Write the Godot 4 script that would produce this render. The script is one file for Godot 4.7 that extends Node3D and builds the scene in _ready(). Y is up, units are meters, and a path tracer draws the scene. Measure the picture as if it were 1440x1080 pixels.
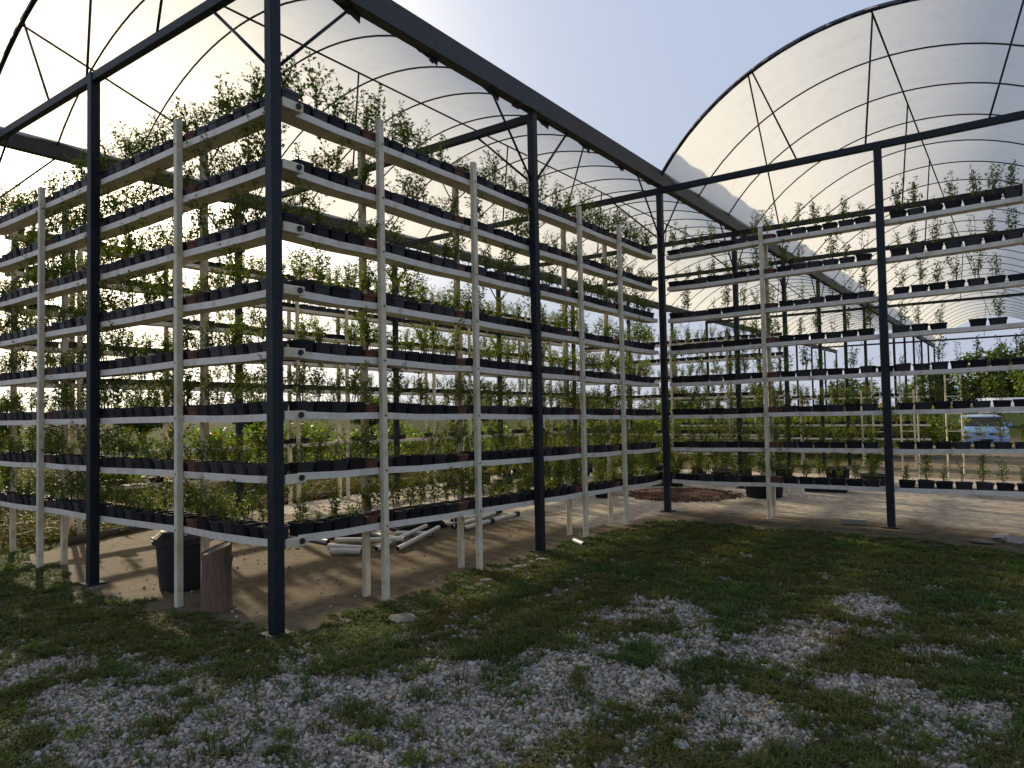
extends Node3D
# Plan coordinates: u runs along the front racks, v runs back along the long rack, h is up.  World = (u, h, -v).

const V0 := 0.0
const V1 := 3.45
const V2 := 6.95
const ROW := 3.47
const UL := -5.72
const UM := -2.85
const UR := 6.05
const VEND := 48.6
const HB := 4.92
const DEPTH := 0.175

var rng := RandomNumberGenerator.new()
var noise := FastNoiseLite.new()
var used := {}
var M := {}
var cam_pos := Vector3(4.43, 1.6, 3.19)
var slab_edge: PackedVector2Array = PackedVector2Array([
	Vector2(-6.1, 3.4), Vector2(-5.75, 1.9), Vector2(-5.3, 0.7), Vector2(-5.0, 0.2), Vector2(-4.5, 0.0), Vector2(-3.5, -0.15), Vector2(-2.35, -0.27), Vector2(-1.2, -0.27), Vector2(-0.55, -0.2), Vector2(0.1, -0.1),
	Vector2(0.2, 0.5), Vector2(0.22, 1.4), Vector2(0.1, 2.5), Vector2(0.12, 3.4), Vector2(0.15, 4.2), Vector2(0.15, 4.9), Vector2(0.45, 5.75), Vector2(1.0, 5.98), Vector2(1.9, 6.0),
	Vector2(3.4, 6.0), Vector2(4.4, 5.72), Vector2(6.0, 5.5), Vector2(10, 5.4), Vector2(10, 15.5), Vector2(-6.1, 15.5)])

func P(u: float, h: float, v: float) -> Vector3:
	return Vector3(u, h, -v)

func drop(v: float) -> float:
	return -0.4 * smoothstep(10.0, 24.0, v)

# ---------------------------------------------------------------- naming and committing
func numbered(called: String, parent: Node = self) -> String:
	var key := str(parent.get_instance_id()) + called
	var n: int = used.get(key, -1) + 1
	used[key] = n
	return called if n == 0 else "%s_%03d" % [called, n]

func put(called: String, mesh: Mesh, mat, parent: Node = self, at := Transform3D.IDENTITY) -> MeshInstance3D:
	var o := MeshInstance3D.new()
	o.name = numbered(called, parent)
	o.mesh = mesh
	if mat is Material:
		o.material_override = mat
	o.transform = at
	parent.add_child(o)
	return o

func thing(called: String, label: String, category: String, at := Vector3.ZERO, turn := 0.0, group := "") -> Node3D:
	var o := Node3D.new()
	o.name = numbered(called)
	o.position = at
	o.rotation.y = turn
	add_child(o)
	tag(o, label, category, group)
	return o

func tag(o: Node, label: String, category: String, group := "", kind := "") -> void:
	if label: o.set_meta("label", label)
	if category: o.set_meta("category", category)
	if group: o.set_meta("group", group)
	if kind: o.set_meta("kind", kind)

func begin() -> SurfaceTool:
	var st := SurfaceTool.new()
	st.begin(Mesh.PRIMITIVE_TRIANGLES)
	st.set_smooth_group(-1)
	return st

func done(st: SurfaceTool) -> ArrayMesh:
	st.generate_normals()
	return st.commit()

func quad(st: SurfaceTool, a: Vector3, b: Vector3, c: Vector3, d: Vector3) -> void:
	st.add_vertex(a); st.add_vertex(b); st.add_vertex(c)
	st.add_vertex(a); st.add_vertex(c); st.add_vertex(d)

# beam of chamfered rectangular section between two points
func beam(st: SurfaceTool, a: Vector3, b: Vector3, w: float, d: float, up := Vector3.UP, ch := 0.006) -> void:
	var t := (b - a).normalized()
	if absf(t.dot(up)) > 0.95: up = Vector3.RIGHT
	var s := t.cross(up).normalized()
	var n := s.cross(t).normalized()
	var x := w / 2; var y := d / 2
	var ring := [Vector2(-x + ch, -y), Vector2(x - ch, -y), Vector2(x, -y + ch), Vector2(x, y - ch), Vector2(x - ch, y), Vector2(-x + ch, y), Vector2(-x, y - ch), Vector2(-x, -y + ch)]
	sweep(st, [a, b], ring, s, n)

func sweep(st: SurfaceTool, pts: Array, ring: Array, s: Vector3, n: Vector3, cap := true) -> void:
	var k := ring.size()
	for i in pts.size() - 1:
		for j in k:
			var p: Vector2 = ring[j]; var q: Vector2 = ring[(j + 1) % k]
			var a: Vector3 = pts[i]; var b: Vector3 = pts[i + 1]
			quad(st, a + s * p.x + n * p.y, b + s * p.x + n * p.y, b + s * q.x + n * q.y, a + s * q.x + n * q.y)
	if cap:
		for e in [0, pts.size() - 1]:
			var c: Vector3 = pts[e]
			for j in range(1, k - 1):
				var tri := [ring[0], ring[j], ring[j + 1]]
				if e != 0: tri = [ring[0], ring[j + 1], ring[j]]
				for r in tri: st.add_vertex(c + s * r.x + n * r.y)

func tube(st: SurfaceTool, pts: Array, r0: float, r1: float = -1.0, sides := 6, cap := true) -> void:
	if r1 < 0: r1 = r0
	var rings := []
	var up := Vector3.UP
	for i in pts.size():
		var t: Vector3 = (pts[mini(i + 1, pts.size() - 1)] - pts[maxi(i - 1, 0)]).normalized()
		if absf(t.dot(up)) > 0.9: up = Vector3.RIGHT if absf(t.x) < 0.9 else Vector3.BACK
		var s := t.cross(up).normalized(); var n := s.cross(t)
		var r := lerpf(r0, r1, float(i) / maxf(1, pts.size() - 1))
		var ring := []
		for j in sides:
			var a := TAU * j / sides
			ring.append(pts[i] + (s * cos(a) + n * sin(a)) * r)
		rings.append(ring)
		up = n
	for i in rings.size() - 1:
		for j in sides:
			quad(st, rings[i][j], rings[i + 1][j], rings[i + 1][(j + 1) % sides], rings[i][(j + 1) % sides])
	if cap:
		for j in range(1, sides - 1):
			st.add_vertex(rings[0][0]); st.add_vertex(rings[0][j]); st.add_vertex(rings[0][j + 1])
			var z: Array = rings[-1]
			st.add_vertex(z[0]); st.add_vertex(z[j + 1]); st.add_vertex(z[j])

func lathe(st: SurfaceTool, prof: Array, sides := 20, wob := 0.0, at := Vector3.ZERO) -> void:
	for i in prof.size() - 1:
		for j in sides:
			var q := []
			for kk in [[i, j], [i + 1, j], [i + 1, j + 1], [i, j + 1]]:
				var pr: Vector2 = prof[kk[0]]
				var a: float = TAU * (kk[1] % sides) / sides
				var r := pr.x * (1.0 + wob * sin(3 * a + kk[0] * 1.7) + wob * 0.6 * sin(7 * a + kk[0]))
				q.append(at + Vector3(cos(a) * r, pr.y, sin(a) * r))
			quad(st, q[0], q[3], q[2], q[1])

func one_beam(a: Vector3, b: Vector3, w: float, d: float, ch := 0.006) -> ArrayMesh:
	var st := begin()
	beam(st, a, b, w, d, Vector3.UP, ch)
	return done(st)

func one_tube(pts: Array, r: float, sides := 6) -> ArrayMesh:
	var st := begin()
	st.set_smooth_group(0)
	tube(st, pts, r, -1, sides)
	return done(st)

# ---------------------------------------------------------------- materials
func ntex(freq: float, ramp: Array, seed_: int, size := 512, octaves := 5, normal := false, kind := FastNoiseLite.TYPE_SIMPLEX_SMOOTH) -> NoiseTexture2D:
	var t := NoiseTexture2D.new()
	t.width = size; t.height = size; t.seamless = true
	var f := FastNoiseLite.new()
	f.noise_type = kind; f.frequency = freq; f.seed = seed_; f.fractal_octaves = octaves
	t.noise = f
	if normal:
		t.as_normal_map = true; t.bump_strength = 6.0
	elif ramp.size():
		var g := Gradient.new()
		var off := PackedFloat32Array(); var col := PackedColorArray()
		for i in ramp.size():
			off.append(ramp[i][0]); col.append(ramp[i][1])
		g.offsets = off; g.colors = col
		t.color_ramp = g
	return t

func lin(r: float, g: float, b: float) -> Color:
	return Color(r, g, b).linear_to_srgb()

func mat(called: String, c: Color, rough: float, metal := 0.0) -> StandardMaterial3D:
	var m := StandardMaterial3D.new()
	m.resource_name = called
	m.albedo_color = c; m.roughness = rough; m.metallic = metal
	m.cull_mode = BaseMaterial3D.CULL_DISABLED
	M[called] = m
	return m

func textured(m: StandardMaterial3D, tex: Texture2D, scale: float, bump := 0.0, bump_tex: Texture2D = null) -> void:
	m.albedo_texture = tex
	m.uv1_triplanar = true; m.uv1_world_triplanar = true
	m.uv1_scale = Vector3.ONE * scale
	if bump_tex:
		m.heightmap_enabled = true; m.heightmap_texture = bump_tex; m.heightmap_scale = bump

func make_materials() -> void:
	var m: StandardMaterial3D
	var w := Color.WHITE
	mat("steel", w, 0.5)
	M.steel.metallic_specular = 0.35
	textured(M.steel, ntex(0.014, [[0.0, lin(0.009, 0.012, 0.016)], [0.45, lin(0.012, 0.017, 0.022)], [0.7, lin(0.014, 0.019, 0.024)], [0.82, lin(0.02, 0.02, 0.021)], [0.9, lin(0.055, 0.034, 0.023)], [1.0, lin(0.085, 0.045, 0.027)]], 3), 1.1)
	mat("gutter_steel", lin(0.03, 0.033, 0.04), 0.5)
	textured(M.gutter_steel, ntex(0.012, [[0.0, Color(0.7, 0.7, 0.72)], [0.5, w], [0.75, Color(0.95, 0.88, 0.8)]], 4), 0.7)
	mat("channel", lin(0.74, 0.68, 0.585), 0.45)
	textured(M.channel, ntex(0.008, [[0.0, Color(0.86, 0.84, 0.78)], [0.3, Color(0.95, 0.94, 0.92)], [0.55, w], [0.85, Color(0.95, 0.94, 0.91)], [1.0, Color(0.8, 0.77, 0.68)]], 5), 0.9)
	mat("rack_post", lin(0.72, 0.65, 0.49), 0.5)
	textured(M.rack_post, ntex(0.008, [[0.0, Color(0.84, 0.8, 0.72)], [0.4, Color(0.95, 0.94, 0.9)], [0.7, w], [1.0, Color(0.84, 0.8, 0.7)]], 6), 0.8)
	mat("pot_black", lin(0.009, 0.01, 0.012), 0.55)
	M.pot_black.metallic_specular = 0.35
	mat("pot_green", lin(0.012, 0.018, 0.018), 0.5)
	mat("pot_grey", lin(0.016, 0.017, 0.021), 0.5)
	mat("pot_brown", lin(0.13, 0.044, 0.03), 0.7)
	mat("soil", lin(0.035, 0.025, 0.018), 0.95)
	for s in [["leaf", Color.WHITE, Color(0.42, 0.5, 0.16)], ["grass_blade", Color.WHITE, Color(0.3, 0.36, 0.12)]]:
		m = mat(s[0], s[1], 0.5)
		m.vertex_color_use_as_albedo = true
		if s[0] == "grass_blade":
			m.roughness = 0.75
			m.metallic_specular = 0.32
		m.backlight_enabled = true
		m.backlight = Color(0.95, 1.0, 0.55) if s[0] == "leaf" else Color(0.6, 0.7, 0.3)
	mat("stem", lin(0.07, 0.06, 0.03), 0.8)
	m = mat("film", Color(0.93, 0.93, 0.92, 0.84), 0.5)
	m.transparency = BaseMaterial3D.TRANSPARENCY_ALPHA
	m.backlight_enabled = true
	m.backlight = Color(1, 1, 0.98)
	textured(m, ntex(0.012, [[0.0, Color(0.95, 0.945, 0.935)], [0.45, w], [1.0, Color(0.975, 0.97, 0.96)]], 9), 0.3)
	m = mat("ground", w, 1.0)
	m.metallic_specular = 0.1
	m.vertex_color_use_as_albedo = true
	textured(m, ntex(0.03, [[0.0, Color(0.5, 0.48, 0.45)], [0.5, Color(0.85, 0.84, 0.82)], [0.75, w]], 11), 1.1, 1.2, ntex(0.05, [], 12))
	m = mat("concrete", w, 0.95)
	m.metallic_specular = 0.25
	m.vertex_color_use_as_albedo = true
	textured(m, ntex(0.016, [[0.0, Color(0.74, 0.71, 0.67)], [0.42, Color(0.9, 0.89, 0.87)], [0.6, w], [0.95, Color(0.88, 0.85, 0.8)]], 13, 1024, 3), 0.3)
	m = mat("stone", w, 0.9)
	m.vertex_color_use_as_albedo = true
	mat("bin_plastic", lin(0.013, 0.014, 0.016), 0.6)
	mat("pvc", lin(0.68, 0.68, 0.66), 0.35)
	textured(M.pvc, ntex(0.03, [[0.0, Color(0.7, 0.67, 0.6)], [0.5, w]], 15), 2.0)
	mat("dark_rubber", lin(0.02, 0.02, 0.02), 0.7)
	mat("sack_cloth", lin(0.21, 0.135, 0.09), 0.95)
	textured(M.sack_cloth, ntex(0.03, [[0.0, Color(0.7, 0.67, 0.64)], [0.5, Color(0.9, 0.88, 0.86)], [0.9, w]], 16), 0.8, 0.6, ntex(0.12, [], 17))
	M.sack_cloth.uv1_scale = Vector3(2.6, 0.35, 2.6)
	mat("block", lin(0.3, 0.27, 0.21), 0.9)
	textured(M.block, ntex(0.05, [[0.0, Color(0.6, 0.58, 0.54)], [0.7, w]], 18), 2.5)
	mat("mulch", lin(0.16, 0.07, 0.04), 1.0)
	textured(M.mulch, ntex(0.09, [[0.0, Color(0.3, 0.28, 0.26)], [0.5, Color(0.8, 0.75, 0.7)], [0.8, w]], 19), 2.2, 2.0, ntex(0.12, [], 20))
	m = mat("car_paint", lin(0.2, 0.36, 0.62), 0.3)
	m.clearcoat_enabled = true; m.clearcoat = 0.8; m.clearcoat_roughness = 0.08
	mat("car_glass", lin(0.02, 0.024, 0.028), 0.08)
	mat("lamp_glass", lin(0.55, 0.56, 0.58), 0.15)
	mat("chrome", lin(0.5, 0.5, 0.52), 0.25, 0.9)
	mat("white_roof", lin(0.7, 0.72, 0.74), 0.6)
	mat("bark", lin(0.07, 0.055, 0.04), 0.9)
	mat("wire", lin(0.62, 0.6, 0.58), 0.5)

# ---------------------------------------------------------------- sky
func sky_colour(d: Vector3, sun: Vector3) -> Color:
	var el := maxf(0.0, d.y)
	var k := pow(el, 0.42)
	var c := Vector3(0.32, 0.345, 0.4).lerp(Vector3(0.21, 0.285, 0.44), k)
	var th := rad_to_deg(acos(clampf(d.dot(sun), -1, 1)))
	c += Vector3(0.43, 0.36, 0.24) * exp(-th / 27.0)
	c += Vector3(3.2, 2.65, 1.7) * exp(-pow(th / 16.0, 2.0))
	var q := Vector2(d.x, d.z) / (d.y + 0.22)
	var n := noise.get_noise_2d(q.x * 38.0, q.y * 95.0) * 0.5 + noise.get_noise_2d(q.x * 120.0 + 40.0, q.y * 200.0) * 0.35
	var cl := smoothstep(0.3, 0.6, n) * 0.16 * smoothstep(0.02, 0.2, d.y)
	c = c.lerp(Vector3(0.95, 0.94, 0.95), cl)
	return Color(c.x, c.y, c.z)

func make_sky(sun: Vector3) -> Sky:
	var im := Image.create(768, 384, false, Image.FORMAT_RGBF)
	for y in 384:
		var th := PI * (y + 0.5) / 384.0
		for x in 768:
			var ph := TAU * (x + 0.5) / 768.0
			im.set_pixel(x, y, sky_colour(Vector3(sin(th) * sin(ph), cos(th), -sin(th) * cos(ph)), sun))
	var pm := PanoramaSkyMaterial.new()
	pm.panorama = ImageTexture.create_from_image(im)
	var s := Sky.new()
	s.sky_material = pm
	return s

# ---------------------------------------------------------------- main
func _ready() -> void:
	rng.seed = 7
	noise.seed = 5
	noise.frequency = 0.01
	noise.fractal_octaves = 4
	# camera
	var cam := Camera3D.new()
	cam.name = "camera"
	cam.transform = Transform3D(Basis(Vector3.UP, 0.6238) * Basis(Vector3.RIGHT, 0.0358) * Basis(Vector3.BACK, -0.019), cam_pos)
	cam.fov = rad_to_deg(2.0 * atan(540.0 / 997.0))
	cam.near = 0.05; cam.far = 600.0
	add_child(cam)
	cam.current = true
	# sky, sun, exposure
	var to_sun := Vector3(-0.885, 0.323, -0.334).normalized()
	var env := Environment.new()
	env.background_mode = Environment.BG_SKY
	env.sky = make_sky(to_sun)
	env.tonemap_mode = Environment.TONE_MAPPER_LINEAR
	env.tonemap_exposure = 1.6
	env.sdfgi_enabled = true; env.ssao_enabled = true; env.ssil_enabled = true
	var we := WorldEnvironment.new()
	we.name = "world_environment"
	we.environment = env
	add_child(we)
	var sun := DirectionalLight3D.new()
	sun.name = "sun"
	sun.light_energy = 1.2
	sun.light_color = Color(1.0, 0.92, 0.79)
	sun.light_angular_distance = 1.0
	sun.shadow_enabled = true
	sun.look_at_from_position(Vector3.ZERO, -to_sun, Vector3.UP)
	add_child(sun)
	make_materials()
	build_ground()
	build_shelter()
	build_racks()
	build_plants()
	build_yard_things()
	build_far()
	build_grass()

# ---------------------------------------------------------------- ground
const BLOBS := [[1.14, -0.78, 0.6], [1.59, -0.02, 0.42], [0.22, -1.27, 0.42], [-0.72, -1.23, 0.3], [2.26, -0.35, 0.42], [2.56, 1.51, 0.34], [2.08, 2.02, 0.3], [3.04, 1.82, 0.34], [3.37, 3.05, 0.26],
	[2.43, 0.53, 0.4], [3.23, 0.59, 0.3], [3.77, 1.27, 0.2], [2.15, 0.35, 0.36], [4.2, 1.12, 0.24], [3.93, 2.21, 0.2], [1.05, -1.32, 0.5], [1.92, -0.75, 0.5], [3.0, -0.6, 0.5], [2.7, -1.4, 0.6], [4.6, -0.6, 0.5]]

func gravelness(u: float, v: float) -> float:
	var s := 0.0
	for b in BLOBS:
		var d2: float = (pow(u - b[0], 2) + pow(v - b[1], 2)) / (b[2] * b[2])
		if d2 < 9.0: s = maxf(s, exp(-d2 * 0.6))
	return 0.86 * s + 0.75 * noise.get_noise_2d(u * 150.0, v * 150.0) + 0.45 * noise.get_noise_2d(u * 420.0 + 90, v * 420.0)

func on_slab(u: float, v: float) -> bool:
	var j := 0.12 * noise.get_noise_2d(u * 300.0, v * 300.0 + 500.0)
	return Geometry2D.is_point_in_polygon(Vector2(u + j, v + j), slab_edge)

func ground_h(u: float, v: float) -> float:
	var near := 1.0 - smoothstep(8.0, 14.0, absf(u) + absf(v) * 0.3)
	return drop(v) - 0.016 + near * (0.016 * noise.get_noise_2d(u * 60.0, v * 60.0) + 0.008 * noise.get_noise_2d(u * 300.0, v * 300.0))

func axis(lo: float, hi: float, a: float, b: float, fine: float) -> PackedFloat32Array:
	var out := PackedFloat32Array()
	var x := a
	var step := fine
	while x > lo:
		step *= 1.35
		x -= step
		out.append(maxf(x, lo))
	out.reverse()
	x = a
	while x < b:
		out.append(x); x += fine
	step = fine
	while x < hi:
		out.append(x); step *= 1.35; x += step
	out.append(hi)
	return out

func grid_mesh(us: PackedFloat32Array, vs: PackedFloat32Array, height: Callable, colour: Callable) -> ArrayMesh:
	var vx := PackedVector3Array(); var cl := PackedColorArray(); var ix := PackedInt32Array(); var nm := PackedVector3Array()
	for v in vs:
		for u in us:
			vx.append(P(u, height.call(u, v), v))
			cl.append(colour.call(u, v))
			var e := 0.05
			var hx: float = height.call(u + e, v) - height.call(u - e, v)
			var hz: float = height.call(u, v + e) - height.call(u, v - e)
			nm.append(Vector3(-hx, 2 * e, hz).normalized())
	var w := us.size()
	for j in vs.size() - 1:
		for i in w - 1:
			var a := j * w + i
			ix.append_array([a, a + w, a + 1, a + 1, a + w, a + w + 1])
	var ar := []
	ar.resize(Mesh.ARRAY_MAX)
	ar[Mesh.ARRAY_VERTEX] = vx; ar[Mesh.ARRAY_COLOR] = cl; ar[Mesh.ARRAY_INDEX] = ix; ar[Mesh.ARRAY_NORMAL] = nm
	var me := ArrayMesh.new()
	me.add_surface_from_arrays(Mesh.PRIMITIVE_TRIANGLES, ar)
	return me

func ground_colour(u: float, v: float) -> Color:
	var n := noise.get_noise_2d(u * 90.0 + 31.0, v * 90.0) + 0.5 * noise.get_noise_2d(u * 400.0, v * 400.0 + 77.0)
	if v < 6.5 and u > -5.4 - 0.25 * v + 0.4 * n:
		var g := gravelness(u, v)
		var soil := Vector3(0.075, 0.062, 0.04).lerp(Vector3(0.1, 0.075, 0.05), clampf(n + 0.4, 0, 1))
		var c := soil.lerp(Vector3(0.24, 0.21, 0.165), smoothstep(0.1, 0.5, g))
		return Color(c.x, c.y, c.z)
	var dry := Vector3(0.1, 0.1, 0.025).lerp(Vector3(0.17, 0.11, 0.04), clampf(n * 1.5 + 0.5, 0, 1))
	var yard := Vector3(0.25, 0.21, 0.165).lerp(Vector3(0.32, 0.275, 0.22), clampf(n + 0.5, 0, 1))
	yard = yard.lerp(Vector3(0.1, 0.105, 0.04), smoothstep(0.5, -0.5, u - 0.4 * (v - 20.0) * 0.15 + n) * smoothstep(15.0, 17.0, v + n))
	var k := smoothstep(-5.6, -6.4, u + 1.0 * n)
	var c2 := yard.lerp(dry, k).lerp(Vector3(0.06, 0.08, 0.025), maxf(smoothstep(34.0, 42.0, v + 4.0 * n), smoothstep(-16.0, -20.0, u + 3.0 * n)))
	return Color(c2.x, c2.y, c2.z)

func slab_colour(u: float, v: float) -> Color:
	var n := noise.get_noise_2d(u * 55.0 + 11.0, v * 55.0 + 9.0) + 0.45 * noise.get_noise_2d(u * 240.0, v * 240.0)
	var c := Vector3(0.4, 0.36, 0.305)
	# soil trodden and washed over the concrete beside the long rack and in front of the short one
	var b := 0.0
	b = maxf(b, 1.0 - smoothstep(0.9, 2.6, Vector2((u + 0.6) * 0.8, (v - 1.3) * 0.5).length()))
	b = maxf(b, 0.85 * (1.0 - smoothstep(0.5, 1.5, absf(v - 6.3) * 1.1)) * smoothstep(-0.5, 0.4, u))
	b = maxf(b, 0.8 * (1.0 - smoothstep(1.5, 4.5, absf(v - 0.6))) * smoothstep(0.5, -2.0, u))
	var k := smoothstep(0.12, 0.42, b + n * 0.55)
	c = c.lerp(Vector3(0.125, 0.095, 0.06), k)
	return Color(c.x, c.y, c.z)

func build_ground() -> void:
	var g := put("ground", grid_mesh(axis(-260, 260, -7.5, 7.5, 0.09), axis(-40, 400, -3.6, 7.0, 0.09), ground_h, ground_colour), M.ground)
	tag(g, "", "", "", "structure")
	# concrete slab, cells kept where they lie inside its crumbling edge
	var st := begin()
	st.set_smooth_group(-1)
	for part in [[-8.8, 9.8, -0.6, 6.6, 0.075], [-8.8, 9.8, 6.6, 15.3, 0.3]]:
		var s: float = part[4]
		var nu := int((part[1] - part[0]) / s); var nv := int(round((part[3] - part[2]) / s))
		var inside := {}
		for j in nv:
			for i in nu:
				var u: float = part[0] + i * s; var v: float = part[2] + j * s
				inside[Vector2i(i, j)] = on_slab(u + s / 2, v + s / 2)
		for j in nv:
			for i in nu:
				if not inside[Vector2i(i, j)]: continue
				var u: float = part[0] + i * s; var v: float = part[2] + j * s
				var q := []
				for c in [[0, 0], [1, 0], [1, 1], [0, 1]]:
					var uu: float = u + c[0] * s; var vv: float = v + c[1] * s
					q.append(Vector2(uu, vv))
				for t in [[0, 3, 1], [1, 3, 2]]:
					for k in t:
						st.set_color(slab_colour(q[k].x, q[k].y))
						st.add_vertex(P(q[k].x, drop(q[k].y) + 0.008 + 0.004 * noise.get_noise_2d(q[k].x * 200, q[k].y * 200), q[k].y))
				for e in [[Vector2i(i, j - 1), 1, 0], [Vector2i(i - 1, j), 0, 3], [Vector2i(i + 1, j), 2, 1], [Vector2i(i, j + 1), 3, 2]]:
					if not inside.get(e[0], part[4] > 0.2 or j == nv - 1):
						var a: Vector2 = q[e[1]]; var b: Vector2 = q[e[2]]
						st.set_color(slab_colour(a.x, a.y))
						quad(st, P(a.x, drop(a.y) + 0.008, a.y), P(b.x, drop(b.y) + 0.008, b.y), P(b.x, drop(b.y) - 0.08, b.y), P(a.x, drop(a.y) - 0.08, a.y))
	var sl := put("concrete_slab", done(st), M.concrete)
	tag(sl, "", "", "", "structure")

# ---------------------------------------------------------------- shelter
func arch_h(x: float, half: float) -> float:
	var rise := 1.2 if half < 2.9 else 1.56
	var r := (half * half + rise * rise) / (2.0 * rise)
	return 5.12 + rise - r + sqrt(maxf(0.0, r * r - x * x))

func arch_pts(u0: float, u1: float, v: float, n := 22, dh := 0.0) -> Array:
	var out := []
	var half := (u1 - u0) / 2.0
	for i in n + 1:
		var x := -half + (u1 - u0) * i / n
		out.append(P(u0 + half + x, arch_h(x, half) + dh, v))
	return out

func film_mesh(u0: float, u1: float, va: float, vb: float, hoops: Array, sd: int) -> ArrayMesh:
	var us := PackedFloat32Array(); var vs := PackedFloat32Array()
	var half := (u1 - u0) / 2.0
	for i in 37: us.append(u0 + (u1 - u0) * i / 36.0)
	var v := va
	while v < vb:
		vs.append(v)
		v += 0.03 if v < va + 0.12 else (0.2 if v < va + 14.0 else 0.5)
	vs.append(vb)
	var hf := func(u: float, vv: float) -> float:
		var k := 1.0
		for h in hoops:
			k = minf(k, absf(vv - h))
		var sag := 0.035 * smoothstep(0.0, 0.5, k)
		var wr := 0.004 * noise.get_noise_2d(u * 60.0 + sd, vv * 30.0) + 0.0025 * noise.get_noise_2d(u * 20.0, vv * 300.0 + sd)
		if vv < va + 0.05: wr -= 0.06 * absf(noise.get_noise_2d(u * 420.0, 7.0 + sd))
		return arch_h(clampf(u - u0 - half, -half, half), half) + 0.028 - sag + wr
	return grid_mesh(us, vs, hf, func(_u, _v): return Color.WHITE)

func build_shelter() -> void:
	var s := thing("film_shelter", "twin-bay arched film shelter on dark steel posts with a long gutter", "shelter")
	var rows := [V0, V1, V2]
	while rows[-1] < VEND - 2: rows.append(rows[-1] + ROW)
	var rows_r := rows.slice(2)
	# posts
	for v in rows:
		for u in [0.0, UL]:
			post(s, u, v)
		if v >= V2: post(s, UR, v)
	post(s, UM, V0)
	post(s, 3.02, V2)
	# gutters: folded steel troughs
	for g in [[0.0, -0.2], [UL, -0.2], [UR, V2 - 0.2]]:
		var st := begin()
		var ring := [Vector2(-0.085, 0.145), Vector2(-0.06, -0.06), Vector2(0.06, -0.06), Vector2(0.085, 0.145), Vector2(0.075, 0.145), Vector2(0.052, -0.05), Vector2(-0.052, -0.05), Vector2(-0.075, 0.145)]
		var v: float = g[1]
		while v < VEND:
			var e := minf(v + ROW, VEND)
			sweep(st, [P(g[0], 5.05, v), P(g[0], 5.05, e)], ring, Vector3.RIGHT, Vector3.UP, false)
			# lap joint
			beam(st, P(g[0], 4.981, e - 0.12), P(g[0], 4.981, e), 0.14, 0.016)
			v = e
		put("gutter", done(st), M.gutter_steel, s)
	# ties with king posts and struts
	for v in rows:
		var bays := [[UL, 0.0]]
		if v >= V2 - 0.1: bays.append([0.0, UR])
		for b in bays:
			var far_only: bool = not (v < 14.5 or absf(v - 24.3) < 0.3 or absf(v - 41.65) < 0.3)
			if far_only: continue
			var c: float = (b[0] + b[1]) / 2; var half: float = (b[1] - b[0]) / 2
			put("tie_beam", one_beam(P(b[0] + 0.05, HB, v), P(b[1] - 0.05, HB, v), 0.07, 0.09), M.steel, s)
			put("king_post", one_tube([P(c - 0.14, HB + 0.04, v), P(c, arch_h(0, half) - 0.02, v)], 0.013), M.steel, s)
			if v > 7.5 or absf(v - V1) < 0.1: continue
			put("strut", one_tube([P(c - 1.0, HB + 0.04, v), P(c - 1.55, arch_h(-1.55, half) - 0.01, v - 0.05)], 0.013), M.steel, s)
			put("strut", one_tube([P(c + 1.2, HB + 0.04, v), P(c + 1.6, arch_h(1.6, half) - 0.01, v - 0.05)], 0.013), M.steel, s)
	# braces running back and down from the front arches
	put("brace", one_tube([P(UM - 1.6, arch_h(-1.6, -UL / 2) - 0.01, -0.05), P(UM - 0.9, 4.95, 1.9)], 0.012), M.steel, s)
	put("brace", one_tube([P(1.42, arch_h(-1.6, 3.02) - 0.01, V2 - 0.05), P(0.85, 4.98, 10.4)], 0.012), M.steel, s)
	# ridge and side purlins
	for b in [[UL, 0.0, -0.06], [0.0, UR, V2 - 0.06]]:
		var half: float = (b[1] - b[0]) / 2
		for x in [0.0, -0.62 * half, 0.62 * half]:
			if x != 0.0: continue
			put("purlin", one_tube([P(b[0] + half + x, arch_h(x, half) - 0.025, b[2]), P(b[0] + half + x, arch_h(x, half) - 0.025, VEND)], 0.013), M.steel, s)
	# hoops and film
	var fi := 0
	for b in [[UL + 0.05, -0.05, -0.06], [0.05, UR - 0.05, V2 - 0.06]]:
		var hs := [b[2]]
		var v: float = 0.78 if fi == 0 else V2 + 1.44
		while v < VEND:
			hs.append(v); v += 0.99 if fi == 0 else 1.5
		var k := 0
		for h in hs:
			var st := begin()
			st.set_smooth_group(0)
			tube(st, arch_pts(b[0], b[1], h, 26), 0.024 if k == 0 else 0.012, -1, 6)
			put("hoop", done(st), M.steel, s)
			k += 1
		var film := put("roof_film", film_mesh(b[0], b[1], b[2] - 0.03, VEND, hs, fi * 50), M.film, s)
		film.set_meta("label", "milky translucent plastic film stretched over the hoops")
		# clamped dark hem along the front hoop
		var st2 := begin()
		var rr := RandomNumberGenerator.new(); rr.seed = 40 + fi
		var ap := arch_pts(b[0], b[1], b[2] - 0.02, 90, 0.035)
		var last := 0.04
		for i in ap.size() - 1:
			var d1 := rr.randf_range(0.012, 0.075)
			quad(st2, ap[i], ap[i + 1], ap[i + 1] + Vector3(0, -d1, 0.008), ap[i] + Vector3(0, -last, 0.008))
			last = d1
		put("film_hem", done(st2), M.gutter_steel, s)
		fi += 1
	# loose film tails under the gutter edge
	for h in [0.78, 1.77, 2.76, 3.75, 4.74, 5.73]:
		var st := begin()
		var a := P(-0.05, 4.99, h - 0.16)
		for i in 5:
			var w := rng.randf_range(0.03, 0.07)
			quad(st, a + Vector3(0, 0, -0.06 * i), a + Vector3(0, 0, -0.06 * (i + 1)), a + Vector3(-0.01, -w * (0.3 + 0.2 * i), -0.06 * (i + 1)), a + Vector3(-0.01, -w * 0.2 * i, -0.06 * i))
		put("film_tail", done(st), M.gutter_steel, s)
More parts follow.
